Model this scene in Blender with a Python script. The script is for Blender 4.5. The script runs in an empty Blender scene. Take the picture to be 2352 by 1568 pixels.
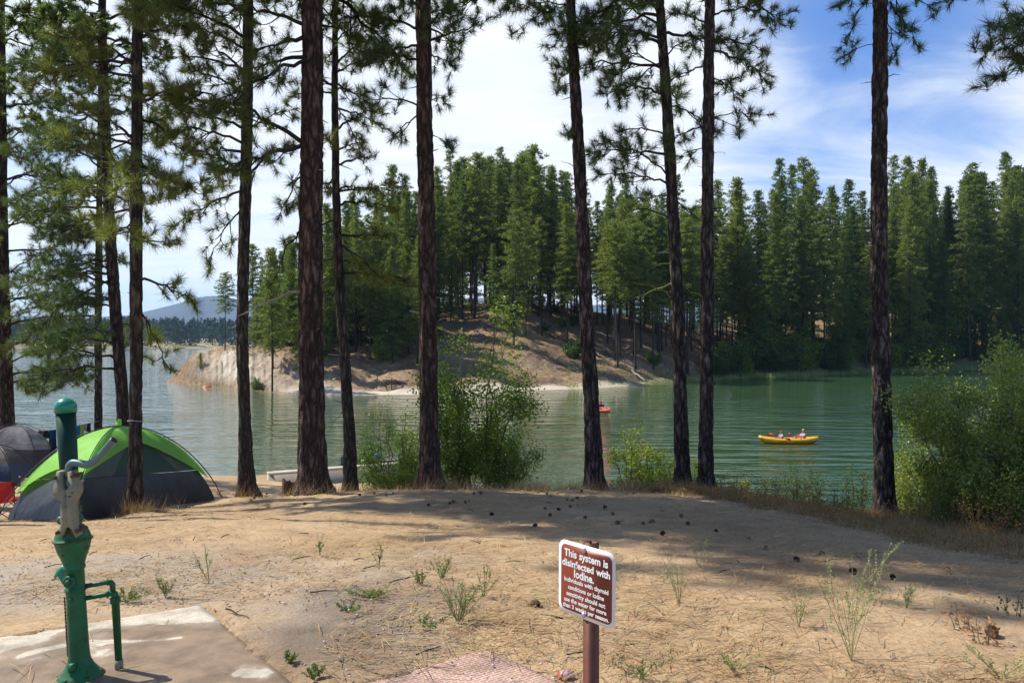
import bpy, math, random
import numpy as np
from mathutils import Vector, noise as mn
from mathutils.geometry import tessellate_polygon
R = np.random.RandomState(7)
random.seed(7)
SC = bpy.context.scene
COL = SC.collection
K = 1829.0; CX = 1176.0; CY = 784.0; EYE = 1.6; WZ = -4.1
PI = math.pi

def P(px, py, Y):
    return np.array([(px - CX) / K * Y, Y, EYE - (py - CY) / K * Y])

# ------------------------------------------------------------------ mesh kit
class MB:
    def __init__(s):
        s.v = []; s.t = []; s.q = []; s.tm = []; s.qm = []; s.n = 0
    def add(s, V, T=None, Q=None, m=0):
        V = np.asarray(V, dtype=np.float64).reshape(-1, 3)
        if T is not None and len(T):
            T = np.asarray(T, dtype=np.int64).reshape(-1, 3); s.t.append(T + s.n); s.tm.append(np.full(len(T), m))
        if Q is not None and len(Q):
            Q = np.asarray(Q, dtype=np.int64).reshape(-1, 4); s.q.append(Q + s.n); s.qm.append(np.full(len(Q), m))
        s.v.append(V); s.n += len(V)
    def verts(s):
        return np.concatenate(s.v) if s.v else np.zeros((0, 3))
    def mesh(s, name, mats, off=(0, 0, 0), smooth=False):
        V = s.verts() - np.asarray(off)
        T = np.concatenate(s.t) if s.t else np.zeros((0, 3), int)
        Q = np.concatenate(s.q) if s.q else np.zeros((0, 4), int)
        mi = np.concatenate(s.tm + s.qm) if (s.tm or s.qm) else np.zeros(0)
        me = bpy.data.meshes.new(name)
        me.vertices.add(len(V)); me.vertices.foreach_set('co', V.astype(np.float32).ravel())
        loops = np.concatenate([T.ravel(), Q.ravel()]).astype(np.int32)
        me.loops.add(len(loops)); me.loops.foreach_set('vertex_index', loops)
        nt, nq = len(T), len(Q)
        starts = np.concatenate([np.arange(nt) * 3, nt * 3 + np.arange(nq) * 4]).astype(np.int32)
        me.polygons.add(nt + nq); me.polygons.foreach_set('loop_start', starts)
        me.polygons.foreach_set('loop_total', np.concatenate([np.full(nt, 3), np.full(nq, 4)]).astype(np.int32))
        for m in (mats if isinstance(mats, (list, tuple)) else [mats]): me.materials.append(m)
        me.polygons.foreach_set('material_index', mi.astype(np.int32))
        me.update(calc_edges=True)
        if smooth: me.polygons.foreach_set('use_smooth', np.ones(nt + nq, bool))
        return me
    def build(s, name, mats, parent=None, off=None, smooth=False):
        if off is None: off = parent.get('_o', (0, 0, 0)) if parent is not None else (0, 0, 0)
        off = tuple(off)
        o = bpy.data.objects.new(name, s.mesh(name, mats, off, smooth)); COL.objects.link(o)
        if parent is not None: o.parent = parent; o['_o'] = off
        return o
    # shapes
    def box(s, c, d, rz=0.0, m=0, rx=0.0):
        x, y, z = [k / 2 for k in d]
        V = np.array([[a, b, e] for a in (-x, x) for b in (-y, y) for e in (-z, z)])
        if rx:
            cr, sr = math.cos(rx), math.sin(rx)
            V = V @ np.array([[1, 0, 0], [0, cr, -sr], [0, sr, cr]]).T
        cr, sr = math.cos(rz), math.sin(rz)
        V = V @ np.array([[cr, -sr, 0], [sr, cr, 0], [0, 0, 1]]).T + np.asarray(c)
        s.add(V, Q=[[0, 1, 3, 2], [4, 6, 7, 5], [0, 4, 5, 1], [2, 3, 7, 6], [0, 2, 6, 4], [1, 5, 7, 3]], m=m)
    def tube(s, pts, rad, n=6, m=0, cap=True):
        pts = np.asarray(pts, float); k = len(pts)
        rad = np.broadcast_to(np.asarray(rad, float), (k,))
        T = np.gradient(pts, axis=0); T /= np.linalg.norm(T, axis=1)[:, None] + 1e-12
        ref = np.array([0, 0, 1.0]) if abs(T[:, 2]).mean() < .8 else np.array([1.0, 0, 0])
        A = np.cross(T, ref); A /= np.linalg.norm(A, axis=1)[:, None] + 1e-12
        B = np.cross(T, A)
        th = np.arange(n) * 2 * PI / n
        V = pts[:, None] + rad[:, None, None] * (np.cos(th)[None, :, None] * A[:, None] + np.sin(th)[None, :, None] * B[:, None])
        i = np.arange(k - 1)[:, None] * n; j = np.arange(n)[None]; j2 = (j + 1) % n
        Q = np.stack([i + j, i + j2, i + n + j2, i + n + j], -1).reshape(-1, 4)
        V = V.reshape(-1, 3); Tt = []
        if cap:
            V = np.vstack([V, pts[0], pts[-1]]); a = k * n
            for jj in range(n):
                Tt.append([a, (jj + 1) % n, jj]); Tt.append([a + 1, (k - 1) * n + jj, (k - 1) * n + (jj + 1) % n])
        s.add(V, T=Tt, Q=Q, m=m)
    def lathe(s, prof, c=(0, 0), n=28, m=0):   # prof: (radius, z)
        prof = np.asarray(prof, float)
        s.tube(np.c_[np.full(len(prof), c[0]), np.full(len(prof), c[1]), prof[:, 1]], 0, n, m) if False else None
        th = np.arange(n) * 2 * PI / n; k = len(prof)
        V = np.stack([c[0] + prof[:, 0:1] * np.cos(th), c[1] + prof[:, 0:1] * np.sin(th), np.repeat(prof[:, 1:2], n, 1)], -1).reshape(-1, 3)
        i = np.arange(k - 1)[:, None] * n; j = np.arange(n)[None]; j2 = (j + 1) % n
        s.add(V, Q=np.stack([i + j, i + j2, i + n + j2, i + n + j], -1).reshape(-1, 4), m=m)
    def ell(s, c, r, n=12, k=8, m=0):
        ph = np.linspace(0.02, PI - .02, k); th = np.arange(n) * 2 * PI / n
        V = np.stack([c[0] + r[0] * np.sin(ph)[:, None] * np.cos(th), c[1] + r[1] * np.sin(ph)[:, None] * np.sin(th), np.repeat((c[2] + r[2] * np.cos(ph))[:, None], n, 1)], -1).reshape(-1, 3)
        i = np.arange(k - 1)[:, None] * n; j = np.arange(n)[None]; j2 = (j + 1) % n
        s.add(V, Q=np.stack([i + j, i + n + j, i + n + j2, i + j2], -1).reshape(-1, 4), m=m)
    def prism(s, poly, n, th, m=0):  # poly: Nx3 planar convex-ish outline, extruded along -n
        poly = np.asarray(poly, float); k = len(poly); n = np.asarray(n, float)
        V = np.vstack([poly, poly - n * th])
        T = []; Q = []
        for a, b, c in tessellate_polygon([[Vector(tuple(p)) for p in poly]]): T += [[a, b, c], [k + c, k + b, k + a]]
        for i in range(k):
            j = (i + 1) % k
            Q.append([i, k + i, k + j, j])
        s.add(V, T=T, Q=Q, m=m)

def unit(v): return v / (np.linalg.norm(v, axis=-1, keepdims=True) + 1e-12)

def blades(mb, pos, dirs, L, W, m=0):          # thin triangles from pos along dirs
    n = len(pos); d = unit(dirs); r = R.normal(size=(n, 3)); s = unit(np.cross(d, r))
    L = np.broadcast_to(L, (n,))[:, None]; W = np.broadcast_to(W, (n,))[:, None]
    V = np.stack([pos - s * W / 2, pos + s * W / 2, pos + d * L], 1).reshape(-1, 3)
    mb.add(V, T=np.arange(3 * n).reshape(-1, 3), m=m)

def leaves(mb, pos, L, W, nrm=None, m=0, droop=.3):
    n = len(pos)
    d = unit(R.normal(size=(n, 3)) + np.array([0, 0, -droop]))
    s = unit(np.cross(d, R.normal(size=(n, 3)) if nrm is None else nrm + .5 * R.normal(size=(n, 3))))
    L = (L * R.uniform(.6, 1.25, n))[:, None]; W = (W * R.uniform(.7, 1.2, n))[:, None]
    V = np.stack([pos, pos + d * L * .5 + s * W / 2, pos + d * L, pos + d * L * .5 - s * W / 2], 1).reshape(-1, 3)
    mb.add(V, Q=np.arange(4 * n).reshape(-1, 4), m=m)

def tag(o, label=None, cat=None, group=None, kind=None):
    if label: o['label'] = label
    if cat: o['category'] = cat
    if group: o['group'] = group
    if kind: o['kind'] = kind
    return o
def thing(name, label, cat, loc, group=None):
    o = bpy.data.objects.new(name, None); COL.objects.link(o); o.location = tuple(float(a) for a in loc)
    o['_o'] = tuple(float(a) for a in loc); o.empty_display_size = .1
    return tag(o, label, cat, group)
def copy_tree(o, parent=None):
    c = o.copy(); COL.objects.link(c)
    if parent is not None: c.parent = parent
    for ch in o.children: copy_tree(ch, c)
    return c

# ------------------------------------------------------------------ materials
def mat(name):
    m = bpy.data.materials.new(name); m.use_nodes = True
    nt = m.node_tree; nt.nodes.clear()
    out = nt.nodes.new('ShaderNodeOutputMaterial')
    return m, nt, out
def nd(nt, t, **kw):
    n = nt.nodes.new(t)
    for k, v in kw.items():
        if k in n.inputs: n.inputs[k].default_value = v
        else: setattr(n, k, v)
    return n
def lk(nt, a, b): nt.links.new(a, b)
def ramp(nt, fac, stops, interp='LINEAR'):
    r = nt.nodes.new('ShaderNodeValToRGB'); r.color_ramp.interpolation = interp
    e = r.color_ramp.elements
    while len(e) < len(stops): e.new(.5)
    for i, (p, c) in enumerate(stops):
        e[i].position = p; e[i].color = (c[0], c[1], c[2], 1) if hasattr(c, '__len__') else (c, c, c, 1)
    lk(nt, fac, r.inputs[0]); return r
def coords(nt, scale=(1, 1, 1), which='Object', rot=(0, 0, 0)):
    tc = nt.nodes.new('ShaderNodeTexCoord'); mp = nt.nodes.new('ShaderNodeMapping')
    mp.inputs['Scale'].default_value = scale; mp.inputs['Rotation'].default_value = rot
    lk(nt, tc.outputs[which], mp.inputs['Vector']); return mp.outputs[0]
def noise_t(nt, vec, scale, detail=4, rough=.55):
    n = nd(nt, 'ShaderNodeTexNoise', Scale=scale, Detail=detail, Roughness=rough); lk(nt, vec, n.inputs['Vector']); return n
def mixc(nt, fac, a, b, mode='MIX'):
    n = nt.nodes.new('ShaderNodeMix'); n.data_type = 'RGBA'; n.blend_type = mode
    for s, v in ((0, fac), (6, a), (7, b)):
        if hasattr(v, 'links'): lk(nt, v, n.inputs[s])
        else: n.inputs[s].default_value = v if s == 0 else (v[0], v[1], v[2], 1)
    return n.outputs[2]
def bump(nt, h, strength=.5, dist=.02, prev=None):
    b = nd(nt, 'ShaderNodeBump', Strength=strength, Distance=dist); lk(nt, h, b.inputs['Height'])
    if prev is not None: lk(nt, prev, b.inputs['Normal'])
    return b.outputs[0]

def m_plain(name, c, rough=.6, metal=0, var=.15, sc=8, bmp=.1, bd=.004, spec=.5):
    m, nt, out = mat(name); b = nd(nt, 'ShaderNodeBsdfPrincipled', Roughness=rough, Metallic=metal)
    b.inputs['Specular IOR Level'].default_value = spec
    v = coords(nt); n = noise_t(nt, v, sc, 5)
    r = ramp(nt, n.outputs[0], [(.25, [k * (1 - var) for k in c]), (.75, [min(1, k * (1 + var)) for k in c])])
    lk(nt, r.outputs[0], b.inputs['Base Color'])
    if bmp: lk(nt, bump(nt, noise_t(nt, v, sc * 6, 3).outputs[0], bmp, bd), b.inputs['Normal'])
    lk(nt, b.outputs[0], out.inputs[0]); return m

def m_paint(name, c, rough=.5, chip=(.07, .035, .02), amt=.62, spec=.4):
    m, nt, out = mat(name); v = coords(nt); n = noise_t(nt, v, 9, 5); r = ramp(nt, n.outputs[0], [(.3, [k*.72 for k in c]), (.7, [k*1.25 for k in c])])
    n2 = noise_t(nt, v, 30, 6, .7); ch = ramp(nt, n2.outputs[0], [(amt, 0), (amt+.03, 1)]); vs = coords(nt, (40, 40, 4)); n3 = noise_t(nt, vs, 1, 4, .6); st = ramp(nt, n3.outputs[0], [(.55, 0), (.75, .55)])
    col = mixc(nt, st.outputs[0], r.outputs[0], [k*.45+.03 for k in c]); col = mixc(nt, ch.outputs[0], col, chip)
    b = nd(nt, 'ShaderNodeBsdfPrincipled', Roughness=rough); b.inputs['Specular IOR Level'].default_value = spec; lk(nt, col, b.inputs['Base Color'])
    rg = nt.nodes.new('ShaderNodeMapRange'); lk(nt, ch.outputs[0], rg.inputs[0]); rg.inputs[3].default_value = rough; rg.inputs[4].default_value = .9; lk(nt, rg.outputs[0], b.inputs['Roughness'])
    nn = bump(nt, n2.outputs[0], .35, .003); lk(nt, nn, b.inputs['Normal']); lk(nt, b.outputs[0], out.inputs[0]); return m
def m_foliage(name, c1, c2, trans=.35, sc=1.5, rough=.5, tc=None, spec=.3, dark=None):
    m, nt, out = mat(name)
    v = coords(nt); n = noise_t(nt, v, sc, 3); n2 = nd(nt, 'ShaderNodeNewGeometry')
    r = ramp(nt, n.outputs[0], [(.3, c1), (.7, c2)])
    rr = ramp(nt, n2.outputs['Random Per Island'], [(0, .6), (1, 1.4)])
    col = mixc(nt, 1.0, r.outputs[0], rr.outputs[0], 'MULTIPLY')
    oi = nt.nodes.new('ShaderNodeObjectInfo'); orr = ramp(nt, oi.outputs['Random'], [(0, (.8, .9, .85)), (1, (1.2, 1.1, 1.0))])
    col = mixc(nt, 1.0, col, orr.outputs[0], 'MULTIPLY')
    b = nd(nt, 'ShaderNodeBsdfPrincipled', Roughness=rough); b.inputs['Specular IOR Level'].default_value = spec
    lk(nt, col, b.inputs['Base Color'])
    t = nt.nodes.new('ShaderNodeBsdfTranslucent')
    tcol = mixc(nt, 1.0, col, tc or (1.3, 1.5, .6), 'MULTIPLY'); lk(nt, tcol, t.inputs[0])
    mx = nd(nt, 'ShaderNodeMixShader'); mx.inputs[0].default_value = trans
    lk(nt, b.outputs[0], mx.inputs[1]); lk(nt, t.outputs[0], mx.inputs[2]); lk(nt, mx.outputs[0], out.inputs[0])
    return m

def m_bark(name, c_crack, c_plate, c_high, sc=1.0, bd=.03):
    m, nt, out = mat(name)
    v = coords(nt, (6.5 * sc, 6.5 * sc, 1.7 * sc))
    wn = noise_t(nt, v, 1.2, 3); wv = nt.nodes.new('ShaderNodeVectorMath'); wv.operation = 'MULTIPLY_ADD'
    lk(nt, wn.outputs['Color'], wv.inputs[0]); wv.inputs[1].default_value = (1.3, 1.3, 1.3); lk(nt, v, wv.inputs[2])
    vo = nd(nt, 'ShaderNodeTexVoronoi', feature='DISTANCE_TO_EDGE', Scale=1.3); lk(nt, wv.outputs[0], vo.inputs['Vector'])
    edge = ramp(nt, vo.outputs['Distance'], [(0, .0), (.3, 1)])
    v2 = coords(nt, (16, 16, 5)); n2 = noise_t(nt, v2, 1.2, 5, .6)
    v3 = coords(nt, (1, 1, .5)); n3 = noise_t(nt, v3, 1.3, 3)
    plate = ramp(nt, n2.outputs[0], [(.42, c_plate), (.66, c_high)])
    big = ramp(nt, n3.outputs[0], [(.3, (.7, .7, .75)), (.7, (1.25, 1.1, 1.0))])
    pl = mixc(nt, 1.0, plate.outputs[0], big.outputs[0], 'MULTIPLY')
    col = mixc(nt, edge.outputs[0], c_crack, pl)
    b = nd(nt, 'ShaderNodeBsdfPrincipled', Roughness=.9); b.inputs['Specular IOR Level'].default_value = .2
    lk(nt, col, b.inputs['Base Color'])
    nn = bump(nt, edge.outputs[0], .9, bd); nn = bump(nt, n2.outputs[0], .6, bd * .4, nn)
    lk(nt, nn, b.inputs['Normal']); lk(nt, b.outputs[0], out.inputs[0]); return m

M = {}
M['bark_red'] = m_bark('bark_red', (.03, .020, .015), (.082, .055, .040), (.21, .15, .112))
M['bark_dark'] = m_bark('bark_dark', (.022, .017, .014), (.06, .048, .038), (.17, .135, .105))
M['bark_pink'] = m_bark('bark_pink', (.024, .018, .015), (.07, .055, .046), (.24, .185, .15), 1.1)
M['bark_grey'] = m_bark('bark_grey', (.028, .023, .019), (.08, .066, .052), (.19, .16, .13), 1.3)
M['bark_far'] = m_plain('bark_far', (.06, .042, .032), .9, var=.4, sc=2, bmp=0)
M['limb'] = m_plain('limb', (.03, .023, .019), .9, var=.4, sc=12, bmp=.3)
M['dead'] = m_plain('dead', (.32, .27, .22), .9, var=.35, sc=12, bmp=.3)
M['lichen'] = m_plain('lichen', (.22, .24, .05), .95, var=.35, sc=30, bmp=.6, bd=.01)
M['log'] = m_plain('log', (.24, .19, .15), .95, var=.4, sc=3, bmp=.4, bd=.03)
M['needle'] = m_foliage('needle', (.095, .13, .034), (.18, .195, .065), .42, .8, .4, spec=.45)
M['needle_d'] = m_foliage('needle_d', (.065, .11, .045), (.125, .165, .07), .36, .8, .4, spec=.4)
M['conifer'] = m_foliage('conifer', (.122, .16, .046), (.21, .24, .076), .46, .25, .6)
M['conifer_b'] = m_foliage('conifer_b', (.09, .132, .044), (.165, .198, .07), .42, .25, .6)
M['conifer_y'] = m_foliage('conifer_y', (.135, .17, .048), (.225, .245, .078), .46, .25, .6)
M['farwood'] = m_foliage('farwood', (.025, .05, .024), (.05, .08, .03), .1, .02, .8)
M['leaf'] = m_foliage('leaf', (.10, .17, .03), (.22, .27, .05), .45, 2.0, .4)
M['leaf_y'] = m_foliage('leaf_y', (.15, .22, .04), (.29, .32, .07), .48, 2.0, .4)
M['leaf_w'] = m_foliage('leaf_w', (.15, .205, .045), (.31, .33, .10), .45, 1.5, .38, spec=.5)
M['leaf_g'] = m_foliage('leaf_g', (.06, .115, .035), (.10, .15, .045), .4, 2.0, .4)
M['weed'] = m_foliage('weed', (.13, .19, .06), (.22, .27, .10), .3, 6, .6)
M['weed_p'] = m_foliage('weed_p', (.30, .33, .15), (.42, .42, .22), .3, 6, .6)
M['dryleaf'] = m_foliage('dryleaf', (.25, .12, .05), (.38, .22, .09), .35, 3, .6, tc=(1.3, 1, .6))
M['straw'] = m_foliage('straw', (.42, .27, .13), (.58, .42, .22), .15, 3, .6, tc=(1.2, 1, .7))
M['straw_r'] = m_foliage('straw_r', (.30, .15, .075), (.50, .30, .15), .1, 3, .6, tc=(1.2, 1, .7))
M['reed'] = m_foliage('reed', (.26, .29, .11), (.46, .45, .20), .2, .3, .7)
M['stem'] = m_plain('stem', (.12, .095, .06), .9, var=.3, sc=10, bmp=0)
M['cone'] = m_plain('cone', (.14, .075, .042), .8, var=.5, sc=40, bmp=.3)

# ------------------------------------------------------------------ near ground
TRK = [((p_-CX)/K*y_, y_) for p_, y_ in ((720, 14.4), (567, 15.6), (311, 13.2), (988, 15.8), (1366, 16.6), (1570, 16.2), (1621, 15.4), (2032, 15.2), (805, 17.6))]
GX = np.array([-60, -24, -14, -8, -4, 0, 4, 8, 12, 20, 60.])
GY = np.array([-30, 0, 5, 9, 12, 15, 18, 22, 27, 34, 45, 70.])
GZ = np.array([
 [.6, .4, .2, -.4, -.8, -1.2, -1.5, -1.9, -2.5, -3.6, -5.0, -8],
 [.4, .3, .1, -.5, -1.0, -1.4, -1.7, -2.1, -2.7, -4.1, -5.0, -8],
 [.2, .1, 0., -.6, -1.1, -1.5, -1.8, -2.2, -2.8, -4.15, -5.2, -8],
 [.1, .0, 0., -.65, -1.2, -1.62, -2.0, -2.5, -3.2, -4.1, -5.5, -8],
 [.1, .0, -.01, -.5, -.92, -1.33, -1.95, -2.8, -3.55, -4.3, -5.5, -8],
 [.1, .0, -.01, -.45, -.80, -1.2, -1.85, -3.1, -4.3, -5.2, -6, -8],
 [.1, .0, -.08, -.65, -1.0, -1.36, -2.1, -3.5, -4.6, -5.4, -6, -8],
 [.0, -.1, -.30, -1.02, -1.53, -1.95, -2.85, -4.2, -5.0, -5.6, -6, -8],
 [-.2, -.3, -.6, -1.35, -1.95, -2.6, -3.4, -4.6, -5.2, -5.8, -6, -8],
 [-.5, -.8, -1.2, -2.0, -2.7, -3.4, -4.2, -5.0, -5.5, -6, -6.2, -8],
 [-2, -2, -2.3, -3, -3.6, -4.4, -5, -5.5, -6, -6, -6.5, -8]])
def _cr(x, xs, F):                 # Catmull-Rom style (Hermite) interpolation along axis 0 of F
    m = np.zeros_like(F); d = np.diff(F, axis=0) / np.diff(xs)[:, None]
    m[1:-1] = (d[1:] + d[:-1]) / 2; m[0] = d[0]; m[-1] = d[-1]
    i = np.clip(np.searchsorted(xs, x) - 1, 0, len(xs) - 2); h = xs[i + 1] - xs[i]
    t = np.clip((x - xs[i]) / h, 0, 1)[:, None]; h = h[:, None]
    return (2*t**3-3*t**2+1)*F[i] + (t**3-2*t**2+t)*h*m[i] + (-2*t**3+3*t**2)*F[i+1] + (t**3-t**2)*h*m[i+1]
def g(x, y, detail=True):
    x = np.atleast_1d(np.asarray(x, float)).ravel(); y = np.atleast_1d(np.asarray(y, float)).ravel()
    rows = _cr(x, GX, GZ)                          # N x len(GY)
    i = np.clip(np.searchsorted(GY, y) - 1, 0, len(GY) - 2)
    m = np.zeros_like(rows); d = np.diff(rows, axis=1) / np.diff(GY)[None]
    m[:, 1:-1] = (d[:, 1:] + d[:, :-1]) / 2; m[:, 0] = d[:, 0]; m[:, -1] = d[:, -1]
    n = np.arange(len(x)); h = GY[i+1] - GY[i]; t = np.clip((y - GY[i]) / h, 0, 1)
    z = (2*t**3-3*t**2+1)*rows[n, i] + (t**3-2*t**2+t)*h*m[n, i] + (-2*t**3+3*t**2)*rows[n, i+1] + (t**3-t**2)*h*m[n, i+1]
    a = np.clip((y - 5.5) / 4, 0, 1)
    z = z + a * (.05*np.sin(x*.9+y*.5)*np.sin(y*.7-x*.3+1) + .025*np.sin(x*2.3+1.7)*np.sin(y*1.9+x*.6))
    z = z + .008*np.sin(x*5.1+y*2.2)*np.sin(y*4.3-x*1.1) + .004*np.sin(x*13+y*7)*np.sin(y*11-x*4)
    for tx, ty in TRK: z = z + .085*np.exp(-((x-tx)**2+(y-ty)**2)/.16)
    return z
def g1(x, y): return float(g(x, y)[0])
def on_ground(px, py):             # pixel ray meets the near ground
    Y = np.arange(2.0, 45, .02); X = (px - CX)/K*Y; Z = EYE - (py - CY)/K*Y
    h = g(X, Y); k = np.argmax(Z <= h)
    if k == 0: 
        dd = Z - h; k = int(np.argmin(dd[:900]))
    return np.array([X[k], Y[k], h[k]])
def gnd(px, Y):
    x = (px - CX)/K*Y; return np.array([x, Y, g1(x, Y)])

def grid_mesh(X, Y, Z, name, m, smooth=True):
    ny, nx = X.shape; mb = MB()
    i = np.arange(ny-1)[:, None]*nx; j = np.arange(nx-1)[None]
    mb.add(np.stack([X, Y, Z], -1), Q=np.stack([i+j, i+j+1, i+nx+j+1, i+nx+j], -1).reshape(-1, 4))
    return mb.build(name, m, smooth=smooth)

def m_ground():
    m, nt, out = mat('ground_soil')
    v = coords(nt)
    big = noise_t(nt, v, .45, 4); mid = noise_t(nt, v, 2.5, 5, .6); fine = noise_t(nt, v, 38, 6, .7)
    vs = coords(nt, (9, 34, 20), rot=(0, 0, .35)); st = noise_t(nt, vs, 2.2, 4, .7)
    vs2 = coords(nt, (34, 9, 20), rot=(0, 0, .9)); st2 = noise_t(nt, vs2, 2.0, 4, .7)
    base = ramp(nt, big.outputs[0], [(.35, (.385, .29, .175)), (.65, (.535, .42, .265))])
    dirt = ramp(nt, mid.outputs[0], [(.3, (.70, .68, .68)), (.6, (1.1, 1.05, 1.0))])
    c = mixc(nt, 1.0, base.outputs[0], dirt.outputs[0], 'MULTIPLY')
    s1 = ramp(nt, st.outputs[0], [(.48, 0), (.62, 1)]); s2 = ramp(nt, st2.outputs[0], [(.50, 0), (.64, 1)])
    c = mixc(nt, s1.outputs[0], c, (.50, .33, .18)); 
    k = nd(nt, 'ShaderNodeMath', operation='MULTIPLY'); lk(nt, s2.outputs[0], k.inputs[0]); k.inputs[1].default_value = .6
    c = mixc(nt, k.outputs[0], c, (.34, .19, .10))
    fr = ramp(nt, fine.outputs[0], [(.3, (.72, .72, .74)), (.7, (1.25, 1.22, 1.18))])
    c = mixc(nt, 1.0, c, fr.outputs[0], 'MULTIPLY')
    # grey gravelly patch and damp patch near the pads, wet sand low on the beach
    at = nt.nodes.new('ShaderNodeVertexColor'); at.layer_name = 'zone'
    sp = nt.nodes.new('ShaderNodeSeparateColor'); lk(nt, at.outputs[0], sp.inputs[0])
    gv = noise_t(nt, v, 60, 3, .8); gr = ramp(nt, gv.outputs[0], [(.35, (.22, .185, .15)), (.65, (.50, .44, .37))])
    c = mixc(nt, sp.outputs[0], c, gr.outputs[0])
    c = mixc(nt, sp.outputs[1], c, (.155, .115, .08))
    c = mixc(nt, sp.outputs[2], c, (.14, .105, .085))
    b = nd(nt, 'ShaderNodeBsdfPrincipled', Roughness=.92); b.inputs['Specular IOR Level'].default_value = .2
    lk(nt, c, b.inputs['Base Color'])
    n1 = bump(nt, fine.outputs[0], .7, .012); n1 = bump(nt, st.outputs[0], .6, .015, n1); n1 = bump(nt, mid.outputs[0], .5, .06, n1)
    lk(nt, n1, b.inputs['Normal']); lk(nt, b.outputs[0], out.inputs[0]); return m

yy = np.concatenate([np.linspace(-30, 1, 20)[:-1], np.linspace(1, 3, 12)[:-1], np.geomspace(3, 22, 360), np.linspace(22.3, 70, 60)])
ss = np.linspace(-1, 1, 460); ss = np.sign(ss)*(np.abs(ss)**1.5)
Yg, Sg = np.meshgrid(yy, ss, indexing='ij'); Xg = Sg*(14 + .9*np.sqrt(Yg**2 + 25))
Zg = g(Xg, Yg).reshape(Xg.shape)
nz = np.array([mn.fractal(Vector((x*1.1, y*1.1, 0)), .9, 2.1, 4) for x, y in zip(Xg.ravel(), Yg.ravel())]).reshape(Xg.shape)
nz2 = np.array([mn.fractal(Vector((x*4.5, y*4.5, 6)), .8, 2.1, 3) for x, y in zip(Xg.ravel(), Yg.ravel())]).reshape(Xg.shape)
Zg = Zg + nz*.02 - np.clip(nz2-.15, 0, 1)*.022
def quad_dist(x, y, A_, Ld, Rd, l, r):
    Ld = np.array(Ld)/np.hypot(*Ld); Rd = np.array(Rd)/np.hypot(*Rd); M_ = np.linalg.inv(np.array([Ld, Rd]).T); dx = x-A_[0]; dy = y-A_[1]
    u = M_[0, 0]*dx+M_[0, 1]*dy; v = M_[1, 0]*dx+M_[1, 1]*dy; return np.minimum(np.minimum(u, l-u), np.minimum(v, r-v))
PADA = ((-1.844, 4.778), (-.885, -.53), (.871, -1.115), 4.5, 3.2); PADB = ((-.12, 4.10), (-.80, -.60), (.65, -.76), 3.5, 3.0)
dn = np.array([mn.noise(Vector((x*2.6, y*2.6, 4))) + .4*mn.noise(Vector((x*9, y*9, 2))) for x, y in zip(Xg.ravel(), Yg.ravel())]).reshape(Xg.shape)
def pad_cut(Z, PAD, top, k):
    q = quad_dist(Xg, Yg, *PAD); inside = np.clip(q/.02+.5, 0, 1); clear = np.clip((q - .015 + dn*k)/.025, 0, 1)
    zt = (top+.006+nz*.02)*(1-clear) + (-.05)*clear
    near = np.clip(1+q/.12, 0, 1)*(q < 0)
    return np.where(q >= 0, Z*(1-inside)+zt*inside, Z*(1-near*.6)+(top-.012)*near*.6)
Zg = pad_cut(Zg, PADA, .03, .16); Zg = pad_cut(Zg, PADB, .022, .08)
def in_pad(x, y): 
    return (x < -0.5) & (y < 5.0)
ground = grid_mesh(Xg, Yg, Zg, 'ground', m_ground()); tag(ground, kind='structure')
def zone_attr():
    me = ground.data; ca = me.color_attributes.new('zone', 'FLOAT_COLOR', 'POINT')
    x = Xg.ravel(); y = Yg.ravel(); n = np.array([mn.noise(Vector((a*.9, b*.9, 3))) for a, b in zip(x, y)]); n2 = np.array([mn.noise(Vector((a*3, b*3, 7))) for a, b in zip(x, y)])
    px = CX + x/np.maximum(y, .5)*K
    def blob(cx, cy, rx, ry): return np.clip(1.5 - np.sqrt(((x-cx)/rx)**2 + ((y-cy)/ry)**2) - .8*n - .4*n2, 0, 1)
    gr = np.clip(blob(-2.6, 5.8, 1.7, .9) + blob(-.9, 4.6, .55, .5), 0, 1)*.75
    dm = np.clip(blob(-.95, 4.25, .38, .45) + .8*blob(-.75, 5.0, .5, .35), 0, 1)*.75
    wet = np.clip(((-y*0 - Zg.ravel()) - 3.55)*2.2, 0, 1)
    mask = (y > 0)
    C = np.stack([gr*mask, dm*mask, wet, np.ones_like(x)], -1).astype(np.float32)
    ca.data.foreach_set('color', C.ravel())
zone_attr()

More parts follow.
